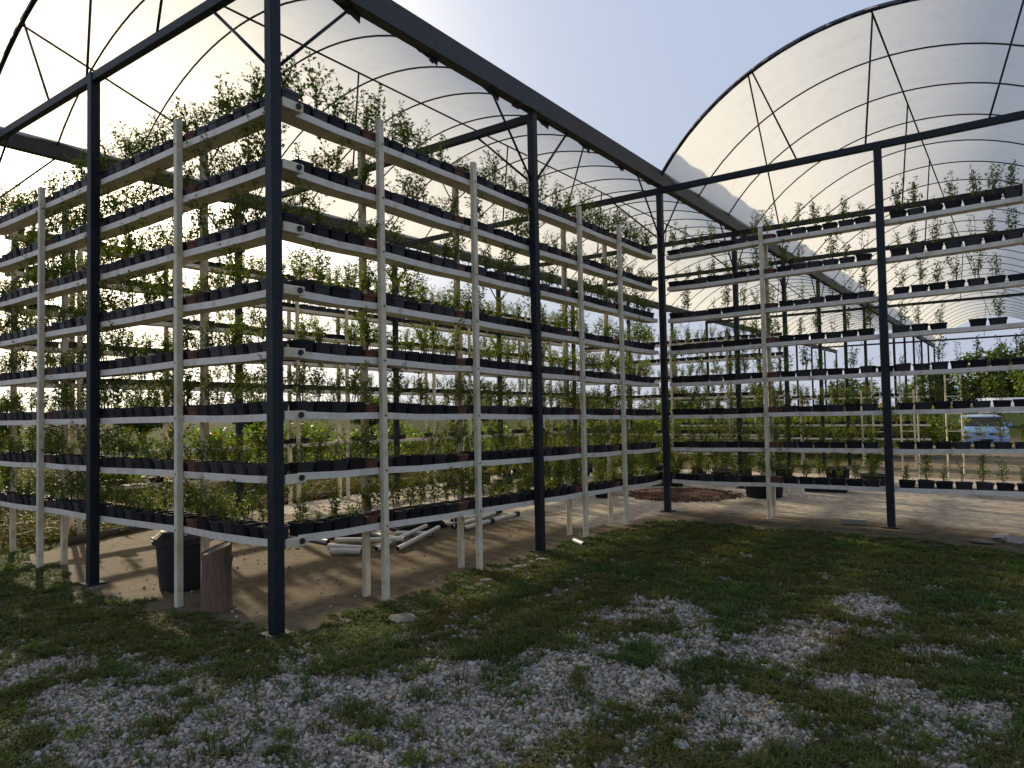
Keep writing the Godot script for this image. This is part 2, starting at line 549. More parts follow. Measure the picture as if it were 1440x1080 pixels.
	# knee braces
	for v in rows.slice(0, 6):
		for sg in [-1.0, 1.0]:
			if v == V0 and sg < 0: continue
			put("knee_brace", one_tube([P(0, 4.2, v + 0.05 * sg), P(0, 4.985, v + 0.78 * sg)], 0.014), M.steel, s)
			put("knee_brace", one_tube([P(UL, 4.2, v + 0.05 * sg), P(UL, 4.985, v + 0.78 * sg)], 0.014), M.steel, s)
		put("knee_brace", one_tube([P(-0.05, 4.2, v), P(-0.8, HB - 0.03, v)], 0.014), M.steel, s)
		put("knee_brace", one_tube([P(UL + 0.05, 4.2, v), P(UL + 0.8, HB - 0.03, v)], 0.014), M.steel, s)

func post(s: Node3D, u: float, v: float) -> void:
	var p := put("post", one_beam(P(u, drop(v) - 0.1, v), P(u, HB + 0.04, v), 0.09, 0.09, 0.008), M.steel, s)
	var y := drop(v) + 0.012
	put("base_plate", one_beam(P(u - 0.09, y + 0.006, v), P(u + 0.09, y + 0.006, v), 0.18, 0.012, 0.003), M.steel, p)

# ---------------------------------------------------------------- racks
# each rack: dir "u" or "v", the line its dark posts stand on, the side the channels lie on, ends, white post places, levels at both ends
var racks := {}

func lvl(r: Dictionary, t: float, i: int) -> float:
	var k := clampf((t - r.t0) / (r.t1 - r.t0), 0, 1)
	return lerpf(r.l0, r.l1, k) + i * lerpf(r.d0, r.d1, k)

func rp(r: Dictionary, t: float, s: float, h: float) -> Vector3:
	return P(t, h, r.line + s * r.side) if r.dir == "u" else P(r.line + s * r.side, h, t)

func base_of(r: Dictionary, t: float) -> float:
	return drop(r.line) if r.dir == "u" else drop(t)

func build_racks() -> void:
	racks.A = {"dir": "u", "line": 0.0, "side": 1.0, "t0": 0.045, "t1": -5.72, "posts": [-1.35, -4.1, -5.5], "cuts": [-0.0, -1.35, -2.85, -4.1, -5.6], "l0": 0.675, "l1": 0.65, "d0": 0.467, "d1": 0.467, "n": 8,
		"label": "white tiered plant rack on cream posts above the black dustbin"}
	racks.B = {"dir": "v", "line": 0.0, "side": -1.0, "t0": 0.235, "t1": 6.88, "posts": [1.1, 2.38, 4.5, 5.6], "cuts": [], "l0": 0.68, "l1": 0.49, "d0": 0.467, "d1": 0.489, "n": 8,
		"label": "long white tiered plant rack along the grass between both corner posts"}
	racks.C = {"dir": "u", "line": V2, "side": 1.0, "t0": 0.06, "t1": 6.0, "posts": [1.5, 4.55], "cuts": [], "l0": 0.49, "l1": 0.55, "d0": 0.489, "d1": 0.495, "n": 8,
		"label": "white tiered plant rack of spaced pots facing the open concrete yard"}
	racks.D = {"dir": "v", "line": UL, "side": -1.0, "t0": 0.3, "t1": 13.8, "posts": [1.1, 2.4, 4.6, 5.7, 8.1, 9.3, 11.6, 12.7], "cuts": [], "l0": 0.66, "l1": 0.5, "d0": 0.467, "d1": 0.48, "n": 8,
		"label": "plant rack on the shelter's far side beyond the white pipe heap"}
	racks.E = {"dir": "u", "line": 13.9, "side": 1.0, "t0": -5.5, "t1": -0.1, "posts": [-4.2, -2.85, -1.4], "cuts": [], "l0": 0.45, "l1": 0.45, "d0": 0.46, "d1": 0.46, "n": 7,
		"label": "plant rack closing off the back of the pipe heap bay"}
	racks.F = {"dir": "u", "line": 20.8, "side": 1.0, "t0": -5.5, "t1": 2.2, "posts": [-4.2, -2.85, -1.4, 0.4, 1.8], "cuts": [], "l0": 0.1, "l1": 0.1, "d0": 0.42, "d1": 0.42, "n": 5,
		"label": "low distant plant rack behind the shrub tubs"}
	for key in racks:
		var r: Dictionary = racks[key]
		var root := thing("plant_rack", r.label, "plant rack", Vector3.ZERO, 0.0, "tiered plant racks under the shelter")
		var lo := minf(r.t0, r.t1); var hi := maxf(r.t0, r.t1)
		var cuts := [lo]
		var ps: Array = r.posts.duplicate(); ps.sort()
		for p in ps:
			if p > lo + 0.3 and p < hi - 0.3: cuts.append(p)
		cuts.append(hi)
		r.lo = lo; r.hi = hi
		for i in int(r.n):
			for k in cuts.size() - 1:
				var a: float = cuts[k] + (0.0 if k == 0 else 0.002); var b: float = cuts[k + 1] - 0.002
				var sh := put("shelf", channel_mesh(r, a, b, i), M.channel, root)
				if key == "A" and k == cuts.size() - 2:
					end_cap(sh, r, b, i)
				if key == "C" and k == cuts.size() - 2:
					end_cap(sh, r, b, i)
		for p in r.posts:
			var b0 := base_of(r, p)
			var top := lvl(r, p, int(r.n) - 1) + rng.randf_range(0.16, 0.22)
			var lean := rng.randf_range(-0.012, 0.012)
			var c1 := rp(r, p, 0.019, b0 - 0.08); var c2 := rp(r, p + lean, 0.019, top)
			var fp := put("upright", one_beam(c1, c2, 0.058, 0.05, 0.005), M.rack_post, root)
			put("upright", one_beam(rp(r, p, 0.05 + DEPTH + 0.03, b0 - 0.08), rp(r, p, 0.05 + DEPTH + 0.03, top - 0.05), 0.058, 0.05, 0.005), M.rack_post, root)
			for i in int(r.n):
				# bolt through the upright into the channel lip
				var y := lvl(r, p, i) - 0.025
				var st := begin()
				tube(st, [rp(r, p, -0.012, y), rp(r, p, -0.003, y)], 0.008, -1, 6)
				if key in ["A", "B", "C"]: put("bolt", done(st), M.dark_rubber, fp)

func channel_mesh(r: Dictionary, a: float, b: float, i: int) -> ArrayMesh:
	var st := begin()
	var w := DEPTH; var t := 0.006
	var pr := [Vector2(0, -0.055), Vector2(w, -0.055), Vector2(w, 0), Vector2(w - t, 0), Vector2(w - t, -0.055 + t), Vector2(t, -0.055 + t), Vector2(t, 0), Vector2(0, 0)]
	var n := maxi(2, int((b - a) / 0.4))
	var jit := PackedFloat32Array()
	for k in n + 1: jit.append(rng.randf_range(-0.004, 0.004) - 0.008 * sin(PI * k / n))
	for k in n:
		var ta := lerpf(a, b, float(k) / n); var tb := lerpf(a, b, float(k + 1) / n)
		for j in 8:
			var p: Vector2 = pr[j]; var q: Vector2 = pr[(j + 1) % 8]
			var ha := lvl(r, ta, i) + jit[k]; var hb := lvl(r, tb, i) + jit[k + 1]
			quad(st, rp(r, ta, 0.05 + p.x, ha + p.y), rp(r, tb, 0.05 + p.x, hb + p.y), rp(r, tb, 0.05 + q.x, hb + q.y), rp(r, ta, 0.05 + q.x, ha + q.y))
	return done(st)

func end_cap(shelf: Node3D, r: Dictionary, t: float, i: int) -> void:
	var h := lvl(r, t, i)
	var st := begin()
	var c := rp(r, t + 0.008, 0.05 + DEPTH / 2, h - 0.012)
	beam(st, c - Vector3(0, 0.012, DEPTH / 2 + 0.004), c + Vector3(0, -0.012, DEPTH / 2 + 0.004), 0.012, 0.072, Vector3.UP, 0.004)
	var cap := put("end_cap", done(st), M.rack_post, shelf)
	st = begin()
	tube(st, [c + Vector3(0.006, -0.008, -0.045), c + Vector3(0.02, -0.008, -0.045)], 0.022, -1, 12)
	put("drain_stub", done(st), M.dark_rubber, shelf)

# ---------------------------------------------------------------- plants
var pot_mesh: ArrayMesh
var kinds := {}

func build_pot() -> ArrayMesh:
	var st := begin()
	var loops := []
	for l in [[0.066, 0.0], [0.077, 0.105], [0.082, 0.106], [0.084, 0.13], [0.079, 0.13], [0.076, 0.112]]:
		var x: float = l[0]; var c := x * 0.28
		var ring := []
		for p in [Vector2(x - c, -x), Vector2(x, -x + c), Vector2(x, x - c), Vector2(x - c, x), Vector2(-x + c, x), Vector2(-x, x - c), Vector2(-x, -x + c), Vector2(-x + c, -x)]:
			ring.append(Vector3(p.x, l[1], p.y))
		loops.append(ring)
	for i in loops.size() - 1:
		for j in 8:
			quad(st, loops[i][j], loops[i][(j + 1) % 8], loops[i + 1][(j + 1) % 8], loops[i + 1][j])
	for j in range(1, 7):
		st.add_vertex(loops[0][0]); st.add_vertex(loops[0][j]); st.add_vertex(loops[0][j + 1])
	return done(st)

func build_soil() -> ArrayMesh:
	var st := begin()
	for j in 10:
		var a := TAU * j / 10; var b := TAU * (j + 1) / 10
		st.add_vertex(Vector3(0, 0.118, 0)); st.add_vertex(Vector3(cos(a) * 0.078, 0.11, sin(a) * 0.078)); st.add_vertex(Vector3(cos(b) * 0.078, 0.11, sin(b) * 0.078))
	return done(st)

func leaf(st: SurfaceTool, at: Vector3, dir: Vector3, nrm: Vector3, l: float, w: float, c: Color) -> void:
	var s := dir.cross(nrm).normalized()
	var n := s.cross(dir).normalized()
	var droop := -n * l * 0.12
	var b := at + dir * l * 0.08
	var m := at + dir * l * 0.52
	var e := at + dir * l + droop * 1.4
	var lft := at + dir * l * 0.48 + s * w / 2 + n * w * 0.16
	var rgt := at + dir * l * 0.48 - s * w / 2 + n * w * 0.16
	st.set_color(c)
	st.add_vertex(b); st.add_vertex(lft); st.add_vertex(m)
	st.add_vertex(b); st.add_vertex(m); st.add_vertex(rgt)
	st.add_vertex(m); st.add_vertex(lft); st.add_vertex(e)
	st.add_vertex(m); st.add_vertex(e); st.add_vertex(rgt)

func leaf_colour(yellow: float, dark := 1.0) -> Color:
	var k := rng.randf()
	var c := Vector3(0.095, 0.15, 0.03).lerp(Vector3(0.16, 0.22, 0.044), k)
	if rng.randf() < yellow: c = Vector3(0.28, 0.24, 0.04).lerp(Vector3(0.2, 0.23, 0.04), rng.randf())
	if rng.randf() < yellow * 0.12: c = Vector3(0.16, 0.08, 0.03)
	c *= dark
	return Color(c.x, c.y, c.z)

# returns [stems, foliage]
func make_plant(height: float, stems: int, spread: float, per: int, lsize: float, yellow: float, y0 := 0.11) -> Array:
	var ss := begin(); var fs := begin()
	for k in stems:
		var az := rng.randf() * TAU
		var lean := rng.randf_range(0.1, 1.0) * spread
		var hh := height * rng.randf_range(0.6, 1.0)
		var base := Vector3(rng.randf_range(-0.035, 0.035), y0, rng.randf_range(-0.035, 0.035))
		var pts := []
		var out := Vector3(cos(az), 0, sin(az))
		var kink := Vector3(rng.randf_range(-0.02, 0.02), 0, rng.randf_range(-0.02, 0.02))
		for i in 7:
			var t := i / 6.0
			pts.append(base + Vector3(0, hh * (t - minf(0.3, 0.16 * lean * 2.0 + maxf(0.0, lean - 0.7) * 0.8) * t * t * (1.0 + maxf(0.0, lean - 0.7) * 2.2)), 0) + out * minf(lean, 0.75) * hh * t * t + kink * sin(t * 5.0))
		tube(ss, pts, 0.0035, 0.0012, 3, false)
		var nodes := per
		for i in nodes:
			var t := 0.16 + 0.84 * (i + rng.randf() * 0.6) / nodes
			t = minf(t, 1.0)
			var f := t * 6.0; var i0 := mini(int(f), 5)
			var p: Vector3 = pts[i0].lerp(pts[i0 + 1], f - i0)
			var ax: Vector3 = (pts[i0 + 1] - pts[i0]).normalized()
			var az2 := rng.randf() * TAU
			# a short side shoot with leaf pairs
			var sd := (Vector3(cos(az2), rng.randf_range(0.1, 0.8), sin(az2))).normalized()
			var sl := lsize * rng.randf_range(0.2, 1.6) * (1.15 - 0.6 * t)
			var tip := p + sd * sl
			if sl > lsize * 0.7: tube(ss, [p, tip], 0.0014, 0.001, 3, false)
			for q in 3:
				var d := (sd + Vector3(rng.randfn(0, 0.55), rng.randfn(0.0, 0.45), rng.randfn(0, 0.55)) + ax * 0.25).normalized()
				var nr := (Vector3.UP + Vector3(rng.randfn(0, 0.5), rng.randfn(0, 0.3), rng.randfn(0, 0.5))).normalized()
				if absf(nr.dot(d)) > 0.92: nr = Vector3.RIGHT
				var l := lsize * rng.randf_range(0.6, 1.15) * (1.0 - 0.25 * t)
				leaf(fs, tip if q < 2 else p, d, nr, l, l * rng.randf_range(0.42, 0.58), leaf_colour(yellow))
	return [done(ss), done(fs)]

func build_plants() -> void:
	pot_mesh = build_pot()
	var soil := build_soil()
	kinds.lush = []; kinds.top = []; kinds.sparse = []; kinds.yellow = []; kinds.thin = []
	for i in 12: kinds.lush.append(make_plant(rng.randf_range(0.36, 0.46), rng.randi_range(6, 8), 0.5, 15, 0.046, 0.22))
	for i in 8: kinds.top.append(make_plant(rng.randf_range(0.38, 0.54), rng.randi_range(5, 7), 0.42, 15, 0.048, 0.12))
	for i in 9: kinds.yellow.append(make_plant(rng.randf_range(0.32, 0.42), rng.randi_range(5, 7), 0.5, 14, 0.046, 0.55))
	for i in 7: kinds.sparse.append(make_plant(rng.randf_range(0.32, 0.46), rng.randi_range(4, 5), 0.28, 15, 0.042, 0.2))
	for i in 4: kinds.thin.append(make_plant(rng.randf_range(0.25, 0.4), rng.randi_range(3, 4), 0.25, 6, 0.036, 0.3))
	kinds.trail = []
	for i in 5: kinds.trail.append(make_plant(rng.randf_range(0.26, 0.4), rng.randi_range(4, 6), 1.5, 12, 0.046, 0.25))
	# list every pot
	var spots := []
	for key in racks:
		var r: Dictionary = racks[key]
		var pitch := 0.175 if key == "A" else (0.172 if key == "B" else (0.203 if key == "C" else 0.2))
		for i in int(r.n):
			var t: float = r.lo + 0.1
			var run := 0
			while t < r.hi - 0.07:
				var near := 9.0
				var which := 0
				var at_post: float = 0.0
				for q in r.posts.size():
					var off := 0.115 if key in ["A", "C"] else -0.115
					if absf(t - (r.posts[q] + off)) < absf(near): near = t - (r.posts[q] + off); which = q; at_post = r.posts[q] + off
				var brown: bool = key in ["A", "B", "C"] and absf(near) < pitch * 0.5
				var skip: bool = (key == "D" and i < 2 and rng.randf() < 0.6) or key == "C" and ((t > 2.84 and t < 3.02 and i != 3) or rng.randf() < 0.02)
				if not skip:
					spots.append({"key": key, "r": r, "i": i, "t": t, "brown": brown, "post": which})
				t += pitch * rng.randf_range(0.985, 1.015)
	# how large each shows from where the photographer stood
	for s in spots:
		var r: Dictionary = s.r
		var pos := rp(r, s.t, 0.05 + DEPTH / 2 + rng.randf_range(-0.006, 0.006), lvl(r, s.t, s.i) - 0.048)
		s.pos = pos
		var d: Vector3 = pos - cam_pos
		var along := Vector3.RIGHT if r.dir == "u" else Vector3.BACK
		s.size = (0.08 + 0.3 * d.normalized().cross(along).length()) / d.length()
		var fw := -Basis(Vector3.UP, 0.6238).z
		var dep := d.dot(fw)
		var sx := absf(d.dot(Basis(Vector3.UP, 0.6238).x)) / maxf(dep, 0.01)
		if sx > 0.715 or dep < 0 or r.line > 7.0 or r.line < -1.0: s.size = 0.0
	spots.sort_custom(func(a, b): return a.size > b.size)
	var count := 0
	var mass := {}
	var ords := {}
	# ordinals from the corner post along each shelf
	var order := spots.duplicate()
	order.sort_custom(func(a, b): return (absf(a.t) < absf(b.t)))
	for s in order:
		var k: String = s.key + str(s.i)
		ords[k] = ords.get(k, 0) + 1
		s.ord = ords[k]
	var tiers := ["lowest", "second", "third", "fourth", "fifth", "sixth", "seventh", "top"]
	var rackname := {"A": "dustbin rack", "B": "long rack", "C": "concrete-yard rack"}
	var corner := {"A": "outer corner", "B": "outer corner", "C": "inner corner"}
	var pots := [M.pot_black, M.pot_black, M.pot_black, M.pot_green, M.pot_grey]
	for s in spots:
		var kind := plant_kind(s)
		var list: Array = kinds[kind]
		var pv := rng.randi() % list.size()
		var turn := rng.randf() * TAU
		var sc := rng.randf_range(0.68, 1.14) if s.key != "C" else rng.randf_range(0.75, 1.2)
		var bare: bool = rng.randf() < (0.08)
		var pm: Material = M.pot_brown if s.brown else pots[rng.randi() % pots.size()]
		var pturn := 0.0 if s.r.dir == "u" else PI / 2
		pturn += rng.randf_range(-0.06, 0.06)
		var pt := Transform3D(Basis(Vector3.UP, pturn) * Basis.from_euler(Vector3(rng.randfn(0, 0.025), 0, rng.randfn(0, 0.025))) * Basis.from_scale(Vector3((0.92 if s.brown else 1.0) * (1.12 if s.key == "C" else 1.0), (0.92 if s.brown else 1.0) * rng.randf_range(0.94, 1.06), 1.0)), s.pos)
		var ft := Transform3D(Basis(Vector3.UP, turn) * Basis.from_scale(Vector3.ONE * sc), s.pos)
		var own: bool = s.size > 0.0 and (s.brown or count < 300)
		if own:
			var o: Node3D
			var tier: String = tiers[s.i] + (" tier up" if s.i > 0 and s.i < 7 else " tier")
			if s.brown:
				o = thing("brown_potted_plant", "red-brown pot by white upright, %s from %s, %s, %s" % [ordinal(s.ord), corner[s.key], tier, rackname[s.key]], "potted plant", s.pos, 0.0, "red-brown pots beside the white uprights")
			else:
				count += 1
				var look: String = {"lush": "bushy", "top": "tall leafy", "yellow": "yellowing", "sparse": "slender", "thin": "wispy", "trail": "trailing"}[kind]
				if bare: look = "nearly bare"
				o = thing("potted_plant", "%s plant in black pot, %s from %s, %s, %s" % [look, ordinal(s.ord), corner[s.key], tier, rackname[s.key]], "potted plant", s.pos, 0.0, "black pots on the plant racks")
			pt.origin = Vector3.ZERO; ft.origin = Vector3.ZERO
			put("pot", pot_mesh, pm, o, pt)
			put("soil", soil, M.soil, o, pt)
			if bare: ft = ft.scaled_local(Vector3.ONE * 0.4).translated(Vector3(0, 0.066, 0))
			put("stems", list[pv][0], M.stem, o, ft)
			put("foliage", list[pv][1], M.leaf, o, ft)
		else:
			var pk := "pot_%d" % ((pots.find(pm) if not s.brown else 9))
			if not mass.has(pk): mass[pk] = {"mesh": pot_mesh, "mat": pm, "called": "pots", "t": []}
			mass[pk].t.append(pt)
			if not mass.has("soil"): mass["soil"] = {"mesh": soil, "mat": M.soil, "called": "soil", "t": []}
			mass["soil"].t.append(pt)
			if bare: continue
			for z in 2:
				var fk := "%s_%d_%d" % [kind, pv, z]
				if not mass.has(fk): mass[fk] = {"mesh": list[pv][z], "mat": M.stem if z == 0 else M.leaf, "called": "stems" if z == 0 else "foliage", "t": []}
				mass[fk].t.append(ft)
	var root := thing("potted_plants", "remaining ranks of small potted plants on the far shelves and deeper racks", "plants")
	root.set_meta("kind", "stuff")
	for k in mass: multi(mass[k].called, mass[k].mesh, mass[k].mat, mass[k].t, root)
	print("pots ", spots.size(), " own black ", count)

func plant_kind(s: Dictionary) -> String:
	var x := rng.randf()
	if s.key == "C":
		if s.t < 2.9 and s.i < 3: return "lush" if x < 0.6 else "yellow"
		return "sparse" if x < 0.8 else "thin"
	if rng.randf() < 0.13: return "trail"
	if s.i == 7: return "top" if x < 0.85 else "sparse"
	if s.i <= 2: return "yellow" if x < 0.55 else "lush"
	if s.key == "B" and s.t > 2.4 and s.t < 5.0 and s.i >= 5: return "thin" if x < 0.4 else "lush"
	if x < 0.14: return "thin"
	return "lush" if x < 0.68 else "yellow"

func ordinal(n: int) -> String:
	var small := ["", "first", "second", "third", "fourth", "fifth", "sixth", "seventh", "eighth", "ninth", "tenth", "eleventh", "twelfth", "thirteenth", "fourteenth", "fifteenth", "sixteenth", "seventeenth", "eighteenth", "nineteenth"]
	if n < 20: return small[n]
	var tens: String = {2: "twenty", 3: "thirty", 4: "forty", 5: "fifty"}[n / 10]
	var tenth: String = {2: "twentieth", 3: "thirtieth", 4: "fortieth", 5: "fiftieth"}[n / 10]
	return tenth if n % 10 == 0 else tens + "-" + small[n % 10]

func multi(called: String, mesh: Mesh, material: Material, ts: Array, parent: Node = self, cols: Array = []) -> MultiMeshInstance3D:
	var mm := MultiMesh.new()
	mm.transform_format = MultiMesh.TRANSFORM_3D
	mm.use_colors = cols.size() > 0
	mm.mesh = mesh
	mm.instance_count = ts.size()
	for i in ts.size():
		mm.set_instance_transform(i, ts[i])
		if cols.size(): mm.set_instance_color(i, cols[i])
	var o := MultiMeshInstance3D.new()
	o.name = numbered(called, parent)
	o.multimesh = mm
	o.material_override = material
	parent.add_child(o)
	o.set_meta("kind", "stuff")
	return o

# ---------------------------------------------------------------- things in the yard
func rock_mesh(flat: float, sd: int, rough := 0.22) -> ArrayMesh:
	var rr := RandomNumberGenerator.new(); rr.seed = sd
	var st := begin()
	var rows := 4; var cols := 7
	var pts := []
	for i in rows + 1:
		var ring := []
		for j in cols:
			var th := PI * i / rows; var ph := TAU * (j + 0.5 * (i % 2)) / cols
			var r := 1.0 + rr.randf_range(-rough, rough)
			if i == 0 or i == rows: r = 0.85 if j == 0 else 0.0
			ring.append(Vector3(sin(th) * cos(ph) * r, cos(th) * flat * (r if i > 0 and i < rows else 0.85), sin(th) * sin(ph) * r))
		if i == 0 or i == rows:
			for j in cols: ring[j] = ring[0]
		pts.append(ring)
	for i in rows:
		for j in cols:
			var a: Vector3 = pts[i][j]; var b: Vector3 = pts[i][(j + 1) % cols]; var c: Vector3 = pts[i + 1][(j + 1) % cols]; var d: Vector3 = pts[i + 1][j]
			if i > 0:
				st.add_vertex(a); st.add_vertex(b); st.add_vertex(c)
			if i < rows - 1:
				st.add_vertex(a); st.add_vertex(c); st.add_vertex(d)
			elif i == rows - 1:
				pass
	return done(st)

func build_yard_things() -> void:
	# dustbin
	var b := thing("dustbin", "black plastic dustbin with domed lid standing behind the plant rack", "dustbin", P(-1.96, 0.008, 0.4), 0.3)
	b.scale = Vector3(1.16, 1.07, 1.16)
	var st := begin(); st.set_smooth_group(0)
	lathe(st, [Vector2(0.0, 0.0), Vector2(0.165, 0.0), Vector2(0.172, 0.02), Vector2(0.2, 0.40), Vector2(0.2, 0.405)], 24)
	put("body", done(st), M.bin_plastic, b)
	st = begin()
	lathe(st, [Vector2(0.2, 0.395), Vector2(0.226, 0.395), Vector2(0.226, 0.425), Vector2(0.2, 0.425)], 24)
	put("rim", done(st), M.bin_plastic, b)
	var st3 := begin()
	lathe(st3, [Vector2(0.222, 0.426), Vector2(0.222, 0.445), Vector2(0.16, 0.5), Vector2(0.08, 0.525), Vector2(0.0, 0.53)], 24)
	var lid := put("lid", done(st3), M.bin_plastic, b)
	put("lid_handle", one_tube([Vector3(-0.06, 0.52, 0), Vector3(-0.05, 0.55, 0), Vector3(0.05, 0.55, 0), Vector3(0.06, 0.52, 0)], 0.01), M.bin_plastic, lid)
	put("sticker", one_beam(Vector3(0.03, 0.473, 0.165), Vector3(0.15, 0.473, 0.12), 0.004, 0.03, 0.001), M.pvc, lid)
	for sg in [-1.0, 1.0]:
		put("handle", one_tube([Vector3(sg * 0.2, 0.4, -0.07), Vector3(sg * 0.26, 0.42, -0.06), Vector3(sg * 0.26, 0.42, 0.06), Vector3(sg * 0.2, 0.4, 0.07)], 0.01), M.chrome, b)
	# log
	var s := thing("log", "short brown log standing upright on the slab under the plant rack", "log", P(-1.0, 0.008, 0.15), 0.5)
	st = begin(); st.set_smooth_group(0)
	log_mesh(st)
	put("bark", done(st), M.sack_cloth, s)
	st = begin()
	var rim := []
	for q in 22: rim.append(log_point(22 + q, 0.5))
	for q in 22:
		st.add_vertex(Vector3(0, 0.462, 0)); st.add_vertex(rim[q] * Vector3(0.93, 0.985, 0.93)); st.add_vertex(rim[(q + 1) % 22] * Vector3(0.93, 0.985, 0.93))
	put("cut_end", done(st), M.block, s)
	st = begin()
	beam(st, Vector3(0.12, 0.32, 0.05), Vector3(0.15, 0.45, 0.06), 0.05, 0.02, Vector3.BACK, 0.006)
	put("bark_flake", done(st), M.bark, s)
	# pipes lying on the slab
	var pipes := [[-3.2, 2.1, -2.75, 2.12, 0.03], [-2.9, 2.55, -2.45, 2.5, 0.03], [-2.2, 2.3, -1.72, 2.42, 0.034], [-1.95, 2.12, -1.62, 2.28, 0.034], [-2.45, 2.62, -1.55, 2.9, 0.03], [-1.62, 2.5, -2.0, 3.75, 0.028],
		[-1.4, 2.62, -1.78, 3.75, 0.028], [-2.6, 3.2, -1.75, 3.05, 0.03], [-2.15, 3.35, -1.7, 3.55, 0.03], [-1.85, 4.1, -2.1, 5.4, 0.03], [-1.62, 3.95, -1.75, 5.45, 0.03], [-2.2, 4.5, -2.2, 5.6, 0.03], [-2.4, 4.0, -1.9, 4.3, 0.03]]
	var words := ["short end lying by the outer corner post", "short loose piece by the black mats", "stub lying in the open", "stub nearest the short rack", "long one under the others", "leaning crosswise in the pair", "crosswise mate of the pair", "half hidden behind the pair", "short piece by the fittings", "long one with black couplings", "longest one with black couplings", "back one by the far row", "tucked under the coupled ones"]
	for i in pipes.size():
		var q: Array = pipes[i]
		var t := thing("pipe", "white plastic pipe on the slab, %s" % words[i], "pipe", P(q[0], 0.012, q[1]), 0.0, "white pipes heaped on the slab")
		var e := Vector3(q[2] - q[0], 0, -(q[3] - q[1]))
		var lift := 0.05 if i in [5, 6, 4] else 0.0
		st = begin(); st.set_smooth_group(0)
		tube(st, [Vector3(0, q[4], 0), e + Vector3(0, q[4] + lift, 0)], q[4], -1, 12, false)
		put("pipe_wall", done(st), M.pvc, t)
		st = begin()
		tube(st, [Vector3(0, q[4], 0) + e * 0.004, e * 0.996 + Vector3(0, q[4] + lift, 0)], q[4] * 0.82, -1, 12)
		put("bore", done(st), M.dark_rubber, t)
		if i >= 9:
			for k in [0.02, 0.5, 0.97]:
				st = begin()
				tube(st, [e * k + Vector3(0, q[4] + lift * k, 0), e * k + e.normalized() * 0.09 + Vector3(0, q[4] + lift * k, 0)], q[4] * 1.35, -1, 12)
				put("coupling", done(st), M.dark_rubber, t)
	# black mats/trays stacked behind the pipes
	var mat_labels := ["black folded ground mat lying behind the white pipe stubs", "black rolled ground mat beside the crosswise pipes"]
	for i in 2:
		var t := thing("ground_mat", mat_labels[i], "mat", P([-2.7, -2.3][i], 0.012, [3.0, 3.9][i]), 0.3 + i)
		st = begin()
		for k in 4:
			beam(st, Vector3(-0.35 + 0.02 * k, 0.02 + 0.04 * k, -0.02 * k), Vector3(0.35 - 0.03 * k, 0.022 + 0.04 * k, 0.03 * k), 0.4 - 0.03 * k, 0.036, Vector3.UP, 0.014)
		put("folds", done(st), M.dark_rubber, t)
	# tubs with shrubs
	var tub_at := [[0.74, 9.35, 0.34, 0.34, "large round black tub with a leafy shrub beside the white crate"], [-0.5, 11.0, 0.26, 0.28, "round black tub with a shrub behind the reddish mulch heap"], [-1.5, 10.4, 0.25, 0.28, "black tub with a shrub among pots behind the inner corner"],
		[2.1, 11.6, 0.24, 0.26, "black tub with a shrub past the end of the low black trough"], [-2.4, 11.8, 0.25, 0.28, "black tub with a yellowing shrub deep in the pipe bay"], [0.2, 12.4, 0.25, 0.28, "black tub with a tall shrub behind the large tub"], [1.2, 13.0, 0.25, 0.28, "black tub with a shrub behind the low black trough"]]
	var shrubs := []
	for i in 4: shrubs.append(make_plant(rng.randf_range(0.85, 1.2), 9, 0.5, 20, 0.085, 0.15, 0.0))
	for i in tub_at.size():
		var q: Array = tub_at[i]
		var t := thing("tub_shrub", q[4], "potted shrub", P(q[0], drop(q[1]) + 0.01, q[1]), 0.4 * i)
		st = begin(); st.set_smooth_group(0)
		var r0: float = q[2]; var h0: float = q[3]
		lathe(st, [Vector2(0.0, 0.0), Vector2(r0 * 0.86, 0.0), Vector2(r0 * 0.96, h0 * 0.86), Vector2(r0, h0 * 0.87), Vector2(r0, h0), Vector2(r0 * 0.95, h0), Vector2(r0 * 0.93, h0 * 0.9)], 22)
		put("tub", done(st), M.bin_plastic, t)
		st = begin()
		lathe(st, [Vector2(r0 * 0.94, h0 * 0.9), Vector2(0.0, h0 * 0.93)], 14)
		put("soil", done(st), M.soil, t)
		var tr := Transform3D(Basis(Vector3.UP, i * 1.3), Vector3(0, h0 * 0.9, 0))
		put("stems", shrubs[i % 4][0], M.stem, t, tr)
		put("foliage", shrubs[i % 4][1], M.leaf, t, tr)
	# plants in black grow bags standing in rows in the pipe bay
	var st4 := begin(); st4.set_smooth_group(0)
	lathe(st4, [Vector2(0.0, 0.0), Vector2(0.11, 0.0), Vector2(0.125, 0.03), Vector2(0.12, 0.22), Vector2(0.11, 0.22), Vector2(0.105, 0.19), Vector2(0.0, 0.2)], 14, 0.04)
	var bag := done(st4)
	var bushy := []
	for i in 5: bushy.append(make_plant(rng.randf_range(0.75, 1.05), 9, 0.38, 20, 0.075, 0.3, 0.18))
	for j in 5:
		for i in 9:
			var u := -5.1 + i * 0.56 + rng.randf_range(-0.08, 0.08); var v := 7.9 + j * 1.15 + rng.randf_range(-0.1, 0.1)
			if Vector2(u + 0.6, v - 8.95).length() < 1.3: continue
			var t := thing("bag_plant", "grow-bag plant, %s from the inner corner in the %s row behind the pipe heap" % [ordinal(9 - i), ordinal(j + 1)], "potted plant", P(u, drop(v) + 0.008, v), 0.0, "grow bags in rows on the slab")
			put("bag", bag, M.pot_black, t)
			var tr := Transform3D(Basis(Vector3.UP, rng.randf() * TAU) * Basis.from_scale(Vector3.ONE * rng.randf_range(0.8, 1.15)), Vector3.ZERO)
			put("stems", bushy[(i + j) % 5][0], M.stem, t, tr)
			put("foliage", bushy[(i + j) % 5][1], M.leaf, t, tr)
